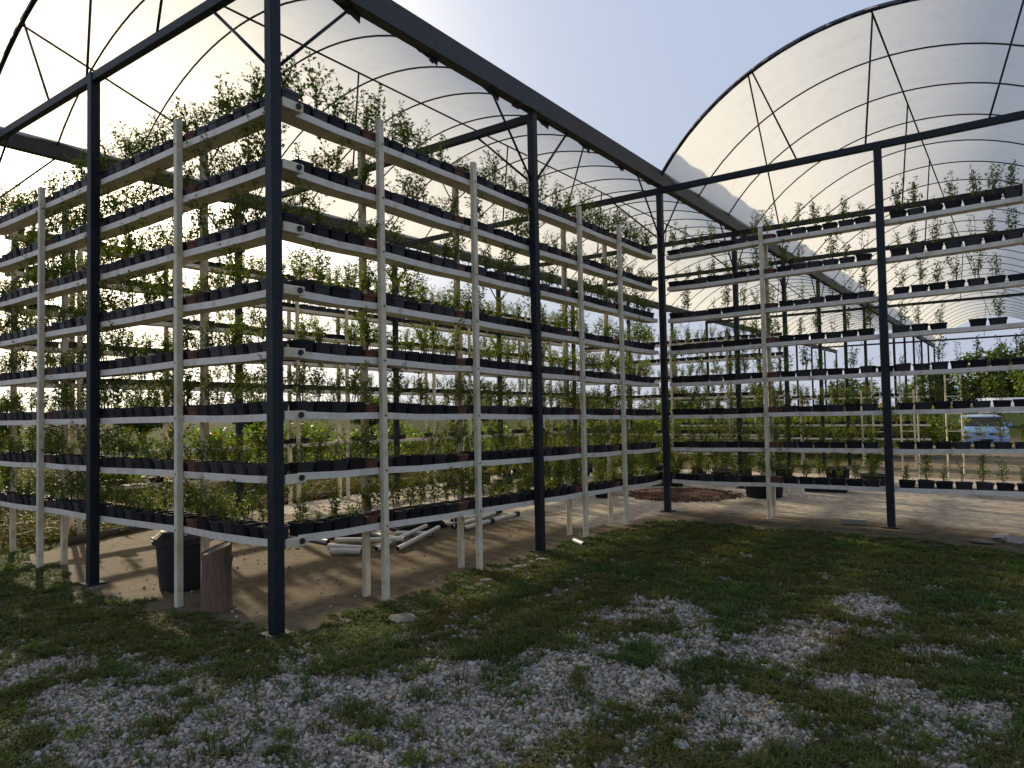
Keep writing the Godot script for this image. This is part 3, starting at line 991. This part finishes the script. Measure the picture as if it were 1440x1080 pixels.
	# low trough
	var tg := thing("trough", "low black planting trough on the concrete beside the white crate", "trough", P(1.46, 0.008, 10.6), 0.12)
	st = begin()
	var lp := []
	for l in [[0.36, 0.16, 0.0], [0.42, 0.2, 0.2], [0.44, 0.22, 0.2], [0.44, 0.22, 0.22], [0.4, 0.18, 0.22], [0.39, 0.17, 0.15]]:
		lp.append([Vector3(-l[0], l[2], -l[1]), Vector3(l[0], l[2], -l[1]), Vector3(l[0], l[2], l[1]), Vector3(-l[0], l[2], l[1])])
	for i in lp.size() - 1:
		for j in 4: quad(st, lp[i][j], lp[i + 1][j], lp[i + 1][(j + 1) % 4], lp[i][(j + 1) % 4])
	quad(st, lp[-1][0], lp[-1][1], lp[-1][2], lp[-1][3])
	quad(st, lp[0][0], lp[0][3], lp[0][2], lp[0][1])
	put("shell", done(st), M.bin_plastic, tg)
	# wire crate
	var cr2 := thing("crate", "pale wire crate standing between the large tub and low trough", "crate", P(1.16, 0.01, 9.75), 0.1)
	for k in 5:
		st = begin()
		for c in [[-0.12, -0.12, 0.12, -0.12], [0.12, -0.12, 0.12, 0.12], [0.12, 0.12, -0.12, 0.12], [-0.12, 0.12, -0.12, -0.12]]:
			beam(st, Vector3(c[0], 0.012 + k * 0.055, c[1]), Vector3(c[2], 0.012 + k * 0.055, c[3]), 0.012, 0.014, Vector3.UP, 0.002)
		put("rail", done(st), M.wire, cr2)
	for k in 12:
		var a := k / 3; var f := -0.12 + 0.08 * (k % 3)
		var c: Vector2 = [Vector2(f, -0.122), Vector2(0.122, f), Vector2(-f, 0.122), Vector2(-0.122, -f)][a]
		put("bar", one_beam(Vector3(c.x, 0.0, c.y), Vector3(c.x, 0.245, c.y), 0.01, 0.01, 0.002), M.wire, cr2)
	# mulch heap: low spread of red-brown chips
	var mh := thing("mulch_heap", "low heap of red-brown mulch on the slab behind the inner corner", "mulch", P(-0.6, 0.008, 8.95), 0.2)
	st = begin(); st.set_smooth_group(0)
	lathe(st, [Vector2(0.95, -0.005), Vector2(0.85, 0.02), Vector2(0.6, 0.045), Vector2(0.35, 0.07), Vector2(0.0, 0.08)], 22, 0.08)
	put("heap", done(st), M.mulch, mh)
	var chip := one_beam(Vector3(-0.02, 0, 0), Vector3(0.02, 0, 0), 0.012, 0.008, 0.002)
	var ct := []
	for i in 900:
		var rr := sqrt(rng.randf()) * 1.05; var a := rng.randf() * TAU
		var y := 0.012 + 0.075 * maxf(0, 1.0 - rr)
		ct.append(Transform3D(Basis.from_euler(Vector3(rng.randf_range(-0.5, 0.5), rng.randf() * TAU, rng.randf_range(-0.5, 0.5))) * Basis.from_scale(Vector3.ONE * rng.randf_range(0.6, 1.6)), Vector3(cos(a) * rr, y, sin(a) * rr)))
	multi("chips", chip, M.mulch, ct, mh)
	var kb := [[-5.35, 0.75, -5.95, 2.7], [-5.98, 2.78, -6.3, 4.9], [-6.32, 4.98, -6.5, 7.2]]
	for q in kb:
		var o := put("edging_log", one_tube([P(q[0], 0.03, q[1]), P((q[0] + q[2]) / 2 - 0.02, 0.035, (q[1] + q[3]) / 2), P(q[2], 0.03, q[3])], 0.065, 9), M.bark)
		tag(o, "dark edging log between slab and dry grass, %s back from the short rack" % ("first" if q[1] < 1.0 else ("second" if q[1] < 3.0 else "third")), "log", "dark logs edging the slab")
	# stones, blocks, offcuts at the slab edge
	var stm := rock_mesh(0.42, 5, 0.18)
	var sstn := [[0.47, 0.81, 0.13, 0.6, "flat pale stone lying in the grass beside the long rack", Vector3(0.27, 0.245, 0.2)], [4.3, 6.45, 0.16, 0.8, "rough grey stone on the concrete apron beside the pale chunk", Vector3(0.3, 0.28, 0.25)], [4.18, 6.75, 0.12, 0.7, "pale broken chunk on the concrete apron", Vector3(0.5, 0.46, 0.4)],
		[4.0, 6.35, 0.13, 0.5, "flat brown stone at the edge of the concrete apron", Vector3(0.2, 0.16, 0.11)], [0.3, 1.95, 0.1, 0.5, "brick-coloured stone half sunk at the slab edge", Vector3(0.25, 0.17, 0.12)], [3.45, 2.25, 0.045, 0.8, "small pinkish stone on the gravel patch", Vector3(0.34, 0.2, 0.16)], [3.3, 2.2, 0.05, 0.7, "small red-brown stone on the gravel patch", Vector3(0.25, 0.12, 0.08)],
		[3.84, 2.62, 0.04, 0.8, "small whitish stone lying in the grass", Vector3(0.45, 0.44, 0.38)], [2.95, 0.35, 0.045, 0.8, "small orange-brown stone on the gravel", Vector3(0.3, 0.13, 0.06)], [3.05, 0.05, 0.05, 0.9, "upright grey-white stone in the gravel", Vector3(0.4, 0.4, 0.38)]]
	for q in sstn:
		var mm := StandardMaterial3D.new()
		mm.resource_name = "stone_tint"; mm.albedo_color = lin(q[5].x, q[5].y, q[5].z); mm.roughness = 0.9
		mm.cull_mode = BaseMaterial3D.CULL_DISABLED
		textured(mm, M.block.albedo_texture, 3.0)
		var gh := 0.008 if on_slab(q[0], q[1]) else ground_h(q[0], q[1])
		var o := put("stone", stm, mm, self, Transform3D(Basis(Vector3.UP, q[0] * 7.0) * Basis.from_scale(Vector3(q[2], q[2] * q[3], q[2] * 0.75)), P(q[0], gh + q[2] * q[3] * 0.28, q[1])))
		tag(o, q[4], "stone")
	var blk := put("paving_block", one_beam(P(2.42, 0.045, 7.0), P(2.72, 0.045, 7.03), 0.12, 0.07, 0.01), M.block)
	tag(blk, "weathered yellowish paving block on the slab beneath the concrete-yard rack", "block")
	var off := thing("pipe_offcut", "short white pipe offcut lying at the slab edge by the grass", "pipe", P(0.17, 0.03, 4.02), 0.0)
	st = begin(); st.set_smooth_group(0)
	tube(st, [Vector3(-0.1, 0.012, -0.05), Vector3(0.09, 0.0, 0.06)], 0.028, -1, 12, false)
	put("pipe_wall", done(st), M.pvc, off)
	st = begin()
	tube(st, [Vector3(-0.098, 0.012, -0.049), Vector3(0.088, 0.0, 0.059)], 0.022, -1, 12)
	put("bore", done(st), M.dark_rubber, off)
	# crumbled concrete edge pieces
	var edge := [[0.2, 2.55, 0.09, "first"], [0.24, 2.75, 0.12, "second"], [0.2, 2.95, 0.1, "third"], [0.22, 3.15, 0.08, "fourth"], [0.28, 2.1, 0.1, "fifth"], [0.32, 1.8, 0.07, "sixth"]]
	for q in edge:
		var o := put("rubble", rock_mesh(0.3, int(q[1] * 100), 0.25), M.block, self, Transform3D(Basis(Vector3.UP, q[1] * 5.0) * Basis.from_scale(Vector3(q[2], q[2] * 0.6, q[2] * 0.6)), P(q[0], 0.0, q[1])))
		tag(o, "pale broken concrete, %s piece along the slab edge beside the long rack" % q[3], "rubble", "broken concrete along the slab edge")

func log_point(q: int, h: float) -> Vector3:
	var a := TAU * (q % 22) / 22.0
	var r := 0.116 * (1.0 + 0.05 * sin(2 * a + 1.0) + 0.03 * sin(5 * a) + 0.02 * sin(11 * a)) * (1.06 - 0.2 * h + (0.02 if h < 0.03 else 0.0) + (0.05 if h > 0.44 else 0.0))
	var top := h * (1.0 + 0.09 * cos(a + 0.6)) if h > 0.4 else h
	return Vector3(cos(a) * r, top, sin(a) * r)

func log_mesh(st: SurfaceTool) -> void:
	var hs := [0.0, 0.03, 0.12, 0.25, 0.38, 0.45, 0.5]
	for i in hs.size() - 1:
		for q in 22:
			quad(st, log_point(q, hs[i]), log_point(q + 1, hs[i]), log_point(q + 1, hs[i + 1]), log_point(q, hs[i + 1]))

# ---------------------------------------------------------------- distance
func build_far() -> void:
	build_car()
	# trees at the end of the yard
	var spots := [[6.5, 58, 6.6, 3.2], [10.5, 55, 7.6, 3.6], [14.5, 60, 8.2, 3.8], [3.0, 62, 6.2, 3.2], [19.0, 56, 6.5, 3.2], [-1.5, 64, 4.8, 2.6], [-8, 66, 4.4, 2.6], [-15, 62, 4.0, 2.5], [-22, 60, 3.8, 2.5], [-30, 56, 3.6, 2.6], [-38, 50, 3.6, 2.6], [-44, 42, 3.6, 2.6], [-48, 33, 3.5, 2.6], [-50, 24, 3.4, 2.6], [-52, 15, 3.4, 2.6], [24, 58, 6.0, 3.0]]
	var crowns := []
	for i in 3: crowns.append(tree_crown(i))
	for i in spots.size():
		var q: Array = spots[i]
		var t := thing("tree", "dark green tree, %s in the line beyond the yard counted from the pale-roofed greenhouse" % ordinal(i + 1), "tree", P(q[0], -0.42, q[1]), i * 1.1, "tree line beyond the yard")
		var st := begin(); st.set_smooth_group(0)
		tube(st, [Vector3(0, -0.2, 0), Vector3(0.1, q[2] * 0.3, 0), Vector3(0.0, q[2] * 0.62, 0.1)], 0.16, 0.06, 7)
		for k in 5:
			var a := TAU * k / 5 + i
			tube(st, [Vector3(0.08, q[2] * (0.28 + 0.05 * k), 0), Vector3(cos(a) * q[3] * 0.35, q[2] * (0.45 + 0.05 * k), sin(a) * q[3] * 0.35), Vector3(cos(a) * q[3] * 0.7, q[2] * (0.55 + 0.06 * k), sin(a) * q[3] * 0.7)], 0.06, 0.015, 5)
		put("trunk", done(st), M.bark, t)
		put("crown", crowns[i % 3], M.leaf, t, Transform3D(Basis.from_scale(Vector3(q[3], q[2] * 0.44, q[3])), Vector3(0, q[2] * 0.56, 0)))
	# bushes along the dry ground past the far rack
	var bush := []
	for i in 3: bush.append(make_plant(1.0, 12, 0.9, 16, 0.16, 0.3, 0.0))
	var bl := ["low green bush on the dry grass beyond the far rack"]
	for i in 30:
		var u := -9.5 - (i % 3) * 2.2 - rng.randf() * 1.2; var v := 1.0 + i * 0.82 + rng.randf()
		var t := thing("bush", "low green bush on the dry grass, %s back from the short rack" % ordinal(i + 1), "bush", P(u, drop(v) - 0.03, v), i * 2.1, "bushes on the dry grass")
		var tr := Transform3D(Basis.from_scale(Vector3.ONE * rng.randf_range(1.2, 1.9)), Vector3.ZERO)
		put("stems", bush[i % 3][0], M.stem, t, tr)
		put("foliage", bush[i % 3][1], M.leaf, t, tr)
	for i in 22:
		var u := -13.0 + i * 0.72; var v := 25.5 + (i % 2) * 1.3 + rng.randf()
		var t := thing("hedge_shrub", "leafy shrub in the hedge behind the low rack, %s along from the field" % ordinal(i + 1), "shrub", P(u, drop(v) - 0.03, v), i * 1.7, "hedge behind the low rack")
		var tr := Transform3D(Basis.from_scale(Vector3.ONE * rng.randf_range(1.7, 2.5)), Vector3.ZERO)
		put("stems", bush[i % 3][0], M.stem, t, tr)
		put("foliage", bush[i % 3][1], M.leaf, t, tr)
	# far low tunnel with a pale roof
	var tn := thing("far_tunnel", "long low greenhouse with a pale roof in front of the trees", "greenhouse", P(9.5, -0.42, 44), 0.0)
	var st := begin(); st.set_smooth_group(0)
	for i in 14:
		var a := PI * i / 14; var b := PI * (i + 1) / 14
		quad(st, Vector3(-7, 1.35 + 0.8 * sin(a), -1.8 * cos(a)), Vector3(7, 1.35 + 0.8 * sin(a), -1.8 * cos(a)), Vector3(7, 1.35 + 0.8 * sin(b), -1.8 * cos(b)), Vector3(-7, 1.35 + 0.8 * sin(b), -1.8 * cos(b)))
	put("roof", done(st), M.white_roof, tn)
	for k in 8:
		put("post", one_beam(Vector3(-7 + 2 * k, -0.1, 1.75), Vector3(-7 + 2 * k, 1.36, 1.75), 0.07, 0.07), M.rack_post, tn)
		put("post", one_beam(Vector3(-7 + 2 * k, -0.1, -1.75), Vector3(-7 + 2 * k, 1.36, -1.75), 0.07, 0.07), M.rack_post, tn)
	# slim pale trellis frames behind the yard rack
	var fr := [[2.25, 11.8, "first"], [2.55, 13.2, "second"], [3.2, 15.0, "third"]]
	var fl := ["pale slim trellis frame just behind the dark middle post", "pale trellis frame standing behind the slim one", "pale trellis frame farther into the yard"]
	for i in 3:
		var q: Array = fr[i]
		var t := thing("trellis", fl[i], "trellis", P(q[0], drop(q[1]), q[1]), 0.15 * i)
		for k in 2: put("rail", one_beam(Vector3(-0.15 + 0.3 * k, -0.05, 0), Vector3(-0.15 + 0.3 * k, 2.3, 0), 0.03, 0.03, 0.004), M.rack_post, t)
		for k in 6: put("rung", one_beam(Vector3(-0.15, 0.3 + 0.38 * k, 0.02), Vector3(0.15, 0.3 + 0.38 * k, 0.02), 0.02, 0.02, 0.003), M.rack_post, t)

func tree_crown(sd: int) -> ArrayMesh:
	var st := begin()
	var clumps := []
	for i in 38:
		var d := Vector3(rng.randfn(), rng.randfn(), rng.randfn()).normalized() * pow(rng.randf(), 0.45) * 0.82
		clumps.append([d, rng.randf_range(0.2, 0.38)])
	for c in clumps:
		var tone := rng.randf_range(0.55, 0.95)
		for k in 150:
			var d := Vector3(rng.randfn(), rng.randfn(), rng.randfn()).normalized() * pow(rng.randf(), 0.33)
			var p: Vector3 = c[0] + d * c[1]
			var dir := Vector3(rng.randfn(), rng.randfn() - 0.3, rng.randfn()).normalized()
			var nr := (Vector3.UP + Vector3(rng.randfn(), rng.randfn(), rng.randfn()) * 0.6).normalized()
			if absf(nr.dot(dir)) > 0.92: nr = Vector3.RIGHT
			leaf(st, p, dir, nr, rng.randf_range(0.08, 0.14), rng.randf_range(0.05, 0.08), leaf_colour(0.04, tone))
	return done(st)

func build_car() -> void:
	var c := thing("car", "light blue small van facing the camera under the far end of the yard", "car", P(3.0, drop(32.0) - 0.03, 32.5), 0.12)
	# side profile (z forward, y up) lofted across the width
	var prof := [Vector2(1.62, 0.28), Vector2(1.66, 0.5), Vector2(1.6, 0.78), Vector2(1.42, 0.9), Vector2(0.95, 0.98), Vector2(0.5, 1.36), Vector2(0.2, 1.43), Vector2(-1.4, 1.42), Vector2(-1.62, 1.3), Vector2(-1.68, 0.85), Vector2(-1.66, 0.3)]
	var st := begin()
	var secs := [[-0.78, 0.93, 0.0], [-0.74, 0.985, 0.0], [-0.6, 1.0, 0.0], [0.0, 1.012, 0.0], [0.6, 1.0, 0.0], [0.74, 0.985, 0.0], [0.78, 0.93, 0.0]]
	var ringz := []
	for s in secs:
		var ring := []
		for p in prof:
			var tuck := 0.0
			if p.y > 0.95: tuck = (p.y - 0.95) * 0.28
			ring.append(Vector3(s[0] * (1.0 - tuck), 0.28 + (p.y - 0.28) * (s[1] if p.y > 1.3 else 1.0), p.x * s[1]))
		ringz.append(ring)
	for i in ringz.size() - 1:
		for j in prof.size() - 1:
			quad(st, ringz[i][j], ringz[i + 1][j], ringz[i + 1][j + 1], ringz[i][j + 1])
	for e in [0, ringz.size() - 1]:
		for j in range(1, prof.size() - 1):
			st.add_vertex(ringz[e][0]); st.add_vertex(ringz[e][j]); st.add_vertex(ringz[e][j + 1])
	put("body", done(st), M.car_paint, c)
	st = begin()
	quad(st, Vector3(-0.66, 1.0, 0.965), Vector3(0.66, 1.0, 0.965), Vector3(0.58, 1.34, 0.565), Vector3(-0.58, 1.34, 0.565))
	put("windscreen", done(st), M.car_glass, c)
	for sg in [-1.0, 1.0]:
		st = begin()
		quad(st, Vector3(sg * 0.785, 0.98, 0.8), Vector3(sg * 0.785, 0.98, -1.4), Vector3(sg * 0.72, 1.32, -1.3), Vector3(sg * 0.72, 1.32, 0.48))
		put("side_window", done(st), M.car_glass, c)
		put("headlight", one_beam(Vector3(sg * 0.5, 0.72, 1.63), Vector3(sg * 0.72, 0.74, 1.58), 0.05, 0.14, 0.02), M.lamp_glass, c)
		put("air_inlet", one_beam(Vector3(sg * 0.1, 0.68, 1.645), Vector3(sg * 0.36, 0.68, 1.645), 0.03, 0.08, 0.01), M.dark_rubber, c)
		put("mirror", one_beam(Vector3(sg * 0.8, 1.02, 0.8), Vector3(sg * 0.95, 1.04, 0.78), 0.08, 0.14, 0.02), M.car_paint, c)
		for z in [1.05, -1.1]:
			st = begin(); st.set_smooth_group(0)
			tube(st, [Vector3(sg * 0.62, 0.29, z), Vector3(sg * 0.79, 0.29, z)], 0.29, -1, 18)
			var w := put("wheel", done(st), M.dark_rubber, c)
			st = begin()
			tube(st, [Vector3(sg * 0.785, 0.29, z), Vector3(sg * 0.8, 0.29, z)], 0.17, -1, 14)
			put("rim", done(st), M.chrome, w)
	put("bumper", one_beam(Vector3(-0.74, 0.42, 1.66), Vector3(0.74, 0.42, 1.66), 0.06, 0.2, 0.03), M.car_paint, c)
	put("number_plate", one_beam(Vector3(-0.22, 0.44, 1.695), Vector3(0.22, 0.44, 1.695), 0.012, 0.1, 0.003), M.dark_rubber, c)

# ---------------------------------------------------------------- grass and gravel
func tuft(blades: int, len_: float, splay: float, dry: float) -> ArrayMesh:
	var st := begin()
	for i in blades:
		var a := rng.randf() * TAU
		var o := Vector3(cos(a), 0, sin(a))
		var r := rng.randf() * 0.03
		var b := o.rotated(Vector3.UP, rng.randf_range(-1, 1)) * r
		var l := len_ * rng.randf_range(0.5, 1.2)
		var sp := splay * rng.randf_range(0.4, 1.3)
		var m := b + Vector3(0, l * 0.55, 0) + o * l * 0.3 * sp
		var e := b + Vector3(0, l * (0.95 - 0.35 * sp), 0) + o * l * 0.8 * sp
		var s := o.cross(Vector3.UP) * rng.randf_range(0.0016, 0.003)
		var c := Vector3(0.055, 0.092, 0.02).lerp(Vector3(0.12, 0.148, 0.034), rng.randf())
		if rng.randf() < dry: c = Vector3(0.2, 0.15, 0.06).lerp(Vector3(0.13, 0.09, 0.04), rng.randf())
		st.set_color(Color(c.x, c.y, c.z))
		quad(st, b - s, b + s, m + s * 0.8, m - s * 0.8)
		st.add_vertex(m - s * 0.8); st.add_vertex(m + s * 0.8); st.add_vertex(e)
	return done(st)

func build_grass() -> void:
	var tufts := []
	for i in 4: tufts.append(tuft(22, rng.randf_range(0.04, 0.055), 0.95, 0.22))
	for i in 2: tufts.append(tuft(16, 0.075, 0.7, 0.2))
	tufts.append(tuft(12, 0.05, 1.1, 0.75))
	var ts := []
	for i in 7: ts.append([])
	var cols := []
	for i in 7: cols.append([])
	var gt := [[], [], []]; var gc := [[], [], []]
	var rr := RandomNumberGenerator.new(); rr.seed = 99
	for n in 150000:
		var u := rr.randf_range(-7.4, 7.4); var v := rr.randf_range(-3.5, 6.3)
		if u > 5.2 or v < -2.6 or (v + 2.6) < -0.55 * (u + 0.2) - 0.6:
			if rr.randf() < 0.75: continue
		if u < -5.6 and v > 0.4: continue
		if on_slab(u, v):
			# runners creeping over the slab's edge
			var q := 0.16 + 0.3 * noise.get_noise_2d(u * 120 + 20, v * 120)
			if v > 6.3 or Geometry2D.is_point_in_polygon(Vector2(u + q, v - q), slab_edge) or rr.randf() < 0.45: continue
			var k2 := rr.randi() % 4
			ts[k2].append(Transform3D(Basis(Vector3.UP, rr.randf() * TAU) * Basis.from_scale(Vector3.ONE * rr.randf_range(0.5, 1.0)), P(u, drop(v) + 0.006, v)))
			cols[k2].append(Color(rr.randf_range(0.7, 1.1), rr.randf_range(0.8, 1.05), 0.85))
			continue
		var g := gravelness(u, v)
		var edge := 0.25 if Geometry2D.is_point_in_polygon(Vector2(u - 0.12, v + 0.12), slab_edge) else 0.0
		var dens := smoothstep(0.72, 0.05, g) + edge
		dens = maxf(dens, 0.07)
		dens *= 0.42 + 0.85 * clampf(noise.get_noise_2d(u * 160 + 700, v * 160) + 0.55, 0, 1)
		if rr.randf() > dens: continue
		var k := 6 if rr.randf() < 0.1 + 0.12 * clampf(noise.get_noise_2d(u * 90, v * 90 + 300) * 2.0, 0, 1) else (rr.randi() % 4 if rr.randf() < 0.85 else 4 + rr.randi() % 2)
		var sc := rr.randf_range(0.65, 1.25) * (0.8 + 0.5 * clampf(noise.get_noise_2d(u * 200, v * 200) + 0.3, 0, 1))
		ts[k].append(Transform3D(Basis(Vector3.UP, rr.randf() * TAU) * Basis.from_scale(Vector3(sc * 1.25, sc, sc * 1.25)), P(u, ground_h(u, v) - 0.003, v)))
		var t := rr.randf_range(0.75, 1.15)
		var hue := noise.get_noise_2d(u * 70 + 50, v * 70) + 0.6 * noise.get_noise_2d(u * 260, v * 260 + 40)
		cols[k].append(Color(t * (1.05 + 0.5 * hue), t, t * 0.9))
	var gr := Node3D.new()
	gr.name = "grass"
	add_child(gr)
	tag(gr, "short patchy grass growing over the gravelly ground", "grass", "", "stuff")
	for i in 7: multi("tufts", tufts[i], M.grass_blade, ts[i], gr, cols[i])
	# gravel
	var rocks := [rock_mesh(0.6, 21, 0.34), rock_mesh(0.5, 22, 0.4), rock_mesh(0.7, 23, 0.36)]
	for n in 320000:
		var u := rr.randf_range(-3.0, 6.0); var v := rr.randf_range(-2.8, 4.6)
		if (v + 2.6) < -0.55 * (u + 0.2) - 0.6: continue
		var lift := 0.0
		var g := gravelness(u, v)
		if on_slab(u, v):
			if rr.randf() > 0.006 or v > 6.2: continue
			lift = 0.01 - ground_h(u, v)
		elif rr.randf() > smoothstep(0.05, 0.62, g) + 0.1: continue
		var k := rr.randi() % 3
		var sz := 0.004 + 0.012 * pow(rr.randf(), 2.6)
		if rr.randf() < 0.03: sz *= 1.6
		gt[k].append(Transform3D(Basis.from_euler(Vector3(rr.randf() * 0.9, rr.randf() * TAU, rr.randf() * 0.9)) * Basis.from_scale(Vector3(sz * rr.randf_range(0.8, 1.3), sz * rr.randf_range(0.7, 1.1), sz)), P(u, ground_h(u, v) + lift + sz * 0.3, v)))
		var t := rr.randf_range(0.2, 0.5)
		var c := Color(t, t * 0.88, t * 0.69)
		var x := rr.randf()
		if x < 0.08: c = Color(t * 1.05, t * 0.68, t * 0.5)
		elif x < 0.36: c = Color(t * 0.9, t * 0.76, t * 0.6)
		elif x < 0.46: c = Color(t * 0.95, t * 0.93, t * 0.88)
		gc[k].append(c)
	var gv := Node3D.new()
	gv.name = "gravel"
	add_child(gv)
	tag(gv, "loose grey gravel showing through the grass", "gravel", "", "stuff")
	for i in 3: multi("pebbles", rocks[i], M.stone, gt[i], gv, gc[i])
	# weeds with broad leaves
	var wd := []
	for i in 4: wd.append(make_plant(rng.randf_range(0.05, 0.09), 9, 1.1, 4, 0.03, 0.1, 0.0)[1])
	var wt := [[], [], [], []]
	for n in 900:
		var u := rr.randf_range(-6.5, 5.5); var v := rr.randf_range(-2.6, 6.0)
		if on_slab(u, v): continue
		var e := Geometry2D.is_point_in_polygon(Vector2(u - 0.35, v + 0.3), slab_edge)
		if rr.randf() > (0.6 if e else 0.3): continue
		wt[n % 4].append(Transform3D(Basis(Vector3.UP, rr.randf() * TAU) * Basis.from_scale(Vector3.ONE * rr.randf_range(0.6, 1.3)), P(u, ground_h(u, v) - 0.005, v)))
	var wn := Node3D.new()
	wn.name = "weeds"
	add_child(wn)
	tag(wn, "small broad-leaved weeds scattered through the grass", "weeds", "", "stuff")
	for i in 4: multi("weed_clumps", wd[i], M.leaf, wt[i], wn)
	# fallen leaves
	var st := begin()
	leaf(st, Vector3.ZERO, Vector3.RIGHT, Vector3.UP, 0.05, 0.03, Color(0.42, 0.34, 0.06))
	var lm := done(st)
	var lt := []
	var lc := []
	for n in 130:
		var u := rr.randf_range(-5, 5); var v := rr.randf_range(-2.2, 5.6)
		var h := 0.012 if on_slab(u, v) else ground_h(u, v) + 0.025
		lt.append(Transform3D(Basis.from_euler(Vector3(rr.randf_range(-0.4, 0.4), rr.randf() * TAU, rr.randf_range(-0.4, 0.4))), P(u, h, v)))
		lc.append(Color(1, 1, 1) if rr.randf() < 0.3 else Color(0.45, 0.3, 0.4))
	var fl := multi("fallen_leaves", lm, M.leaf, lt, self, lc)
	tag(fl, "dry yellow and brown leaves fallen on the ground", "leaves", "", "stuff")
	# dry grass field past the far rack
	var ft := []
	var fc := []
	for n in 16000:
		var u := rr.randf_range(-24, -5.5); var v := rr.randf_range(-2.5, 24.0)
		if on_slab(u, v): continue
		var sc := rr.randf_range(1.6, 3.6)
		ft.append(Transform3D(Basis(Vector3.UP, rr.randf() * TAU) * Basis.from_scale(Vector3(sc * 1.5, sc, sc * 1.5)), P(u, ground_h(u, v), v)))
		fc.append(Color(0.9, 0.78, 0.5) if noise.get_noise_2d(u * 40, v * 40) + rr.randf() * 0.5 > 0.2 else Color(0.85, 1.0, 0.8))
	var fd := multi("dry_grass", tuft(18, 0.08, 0.8, 0.62), M.grass_blade, ft, self, fc)
	tag(fd, "sunlit yellowing grass field past the far rack", "grass", "", "stuff")
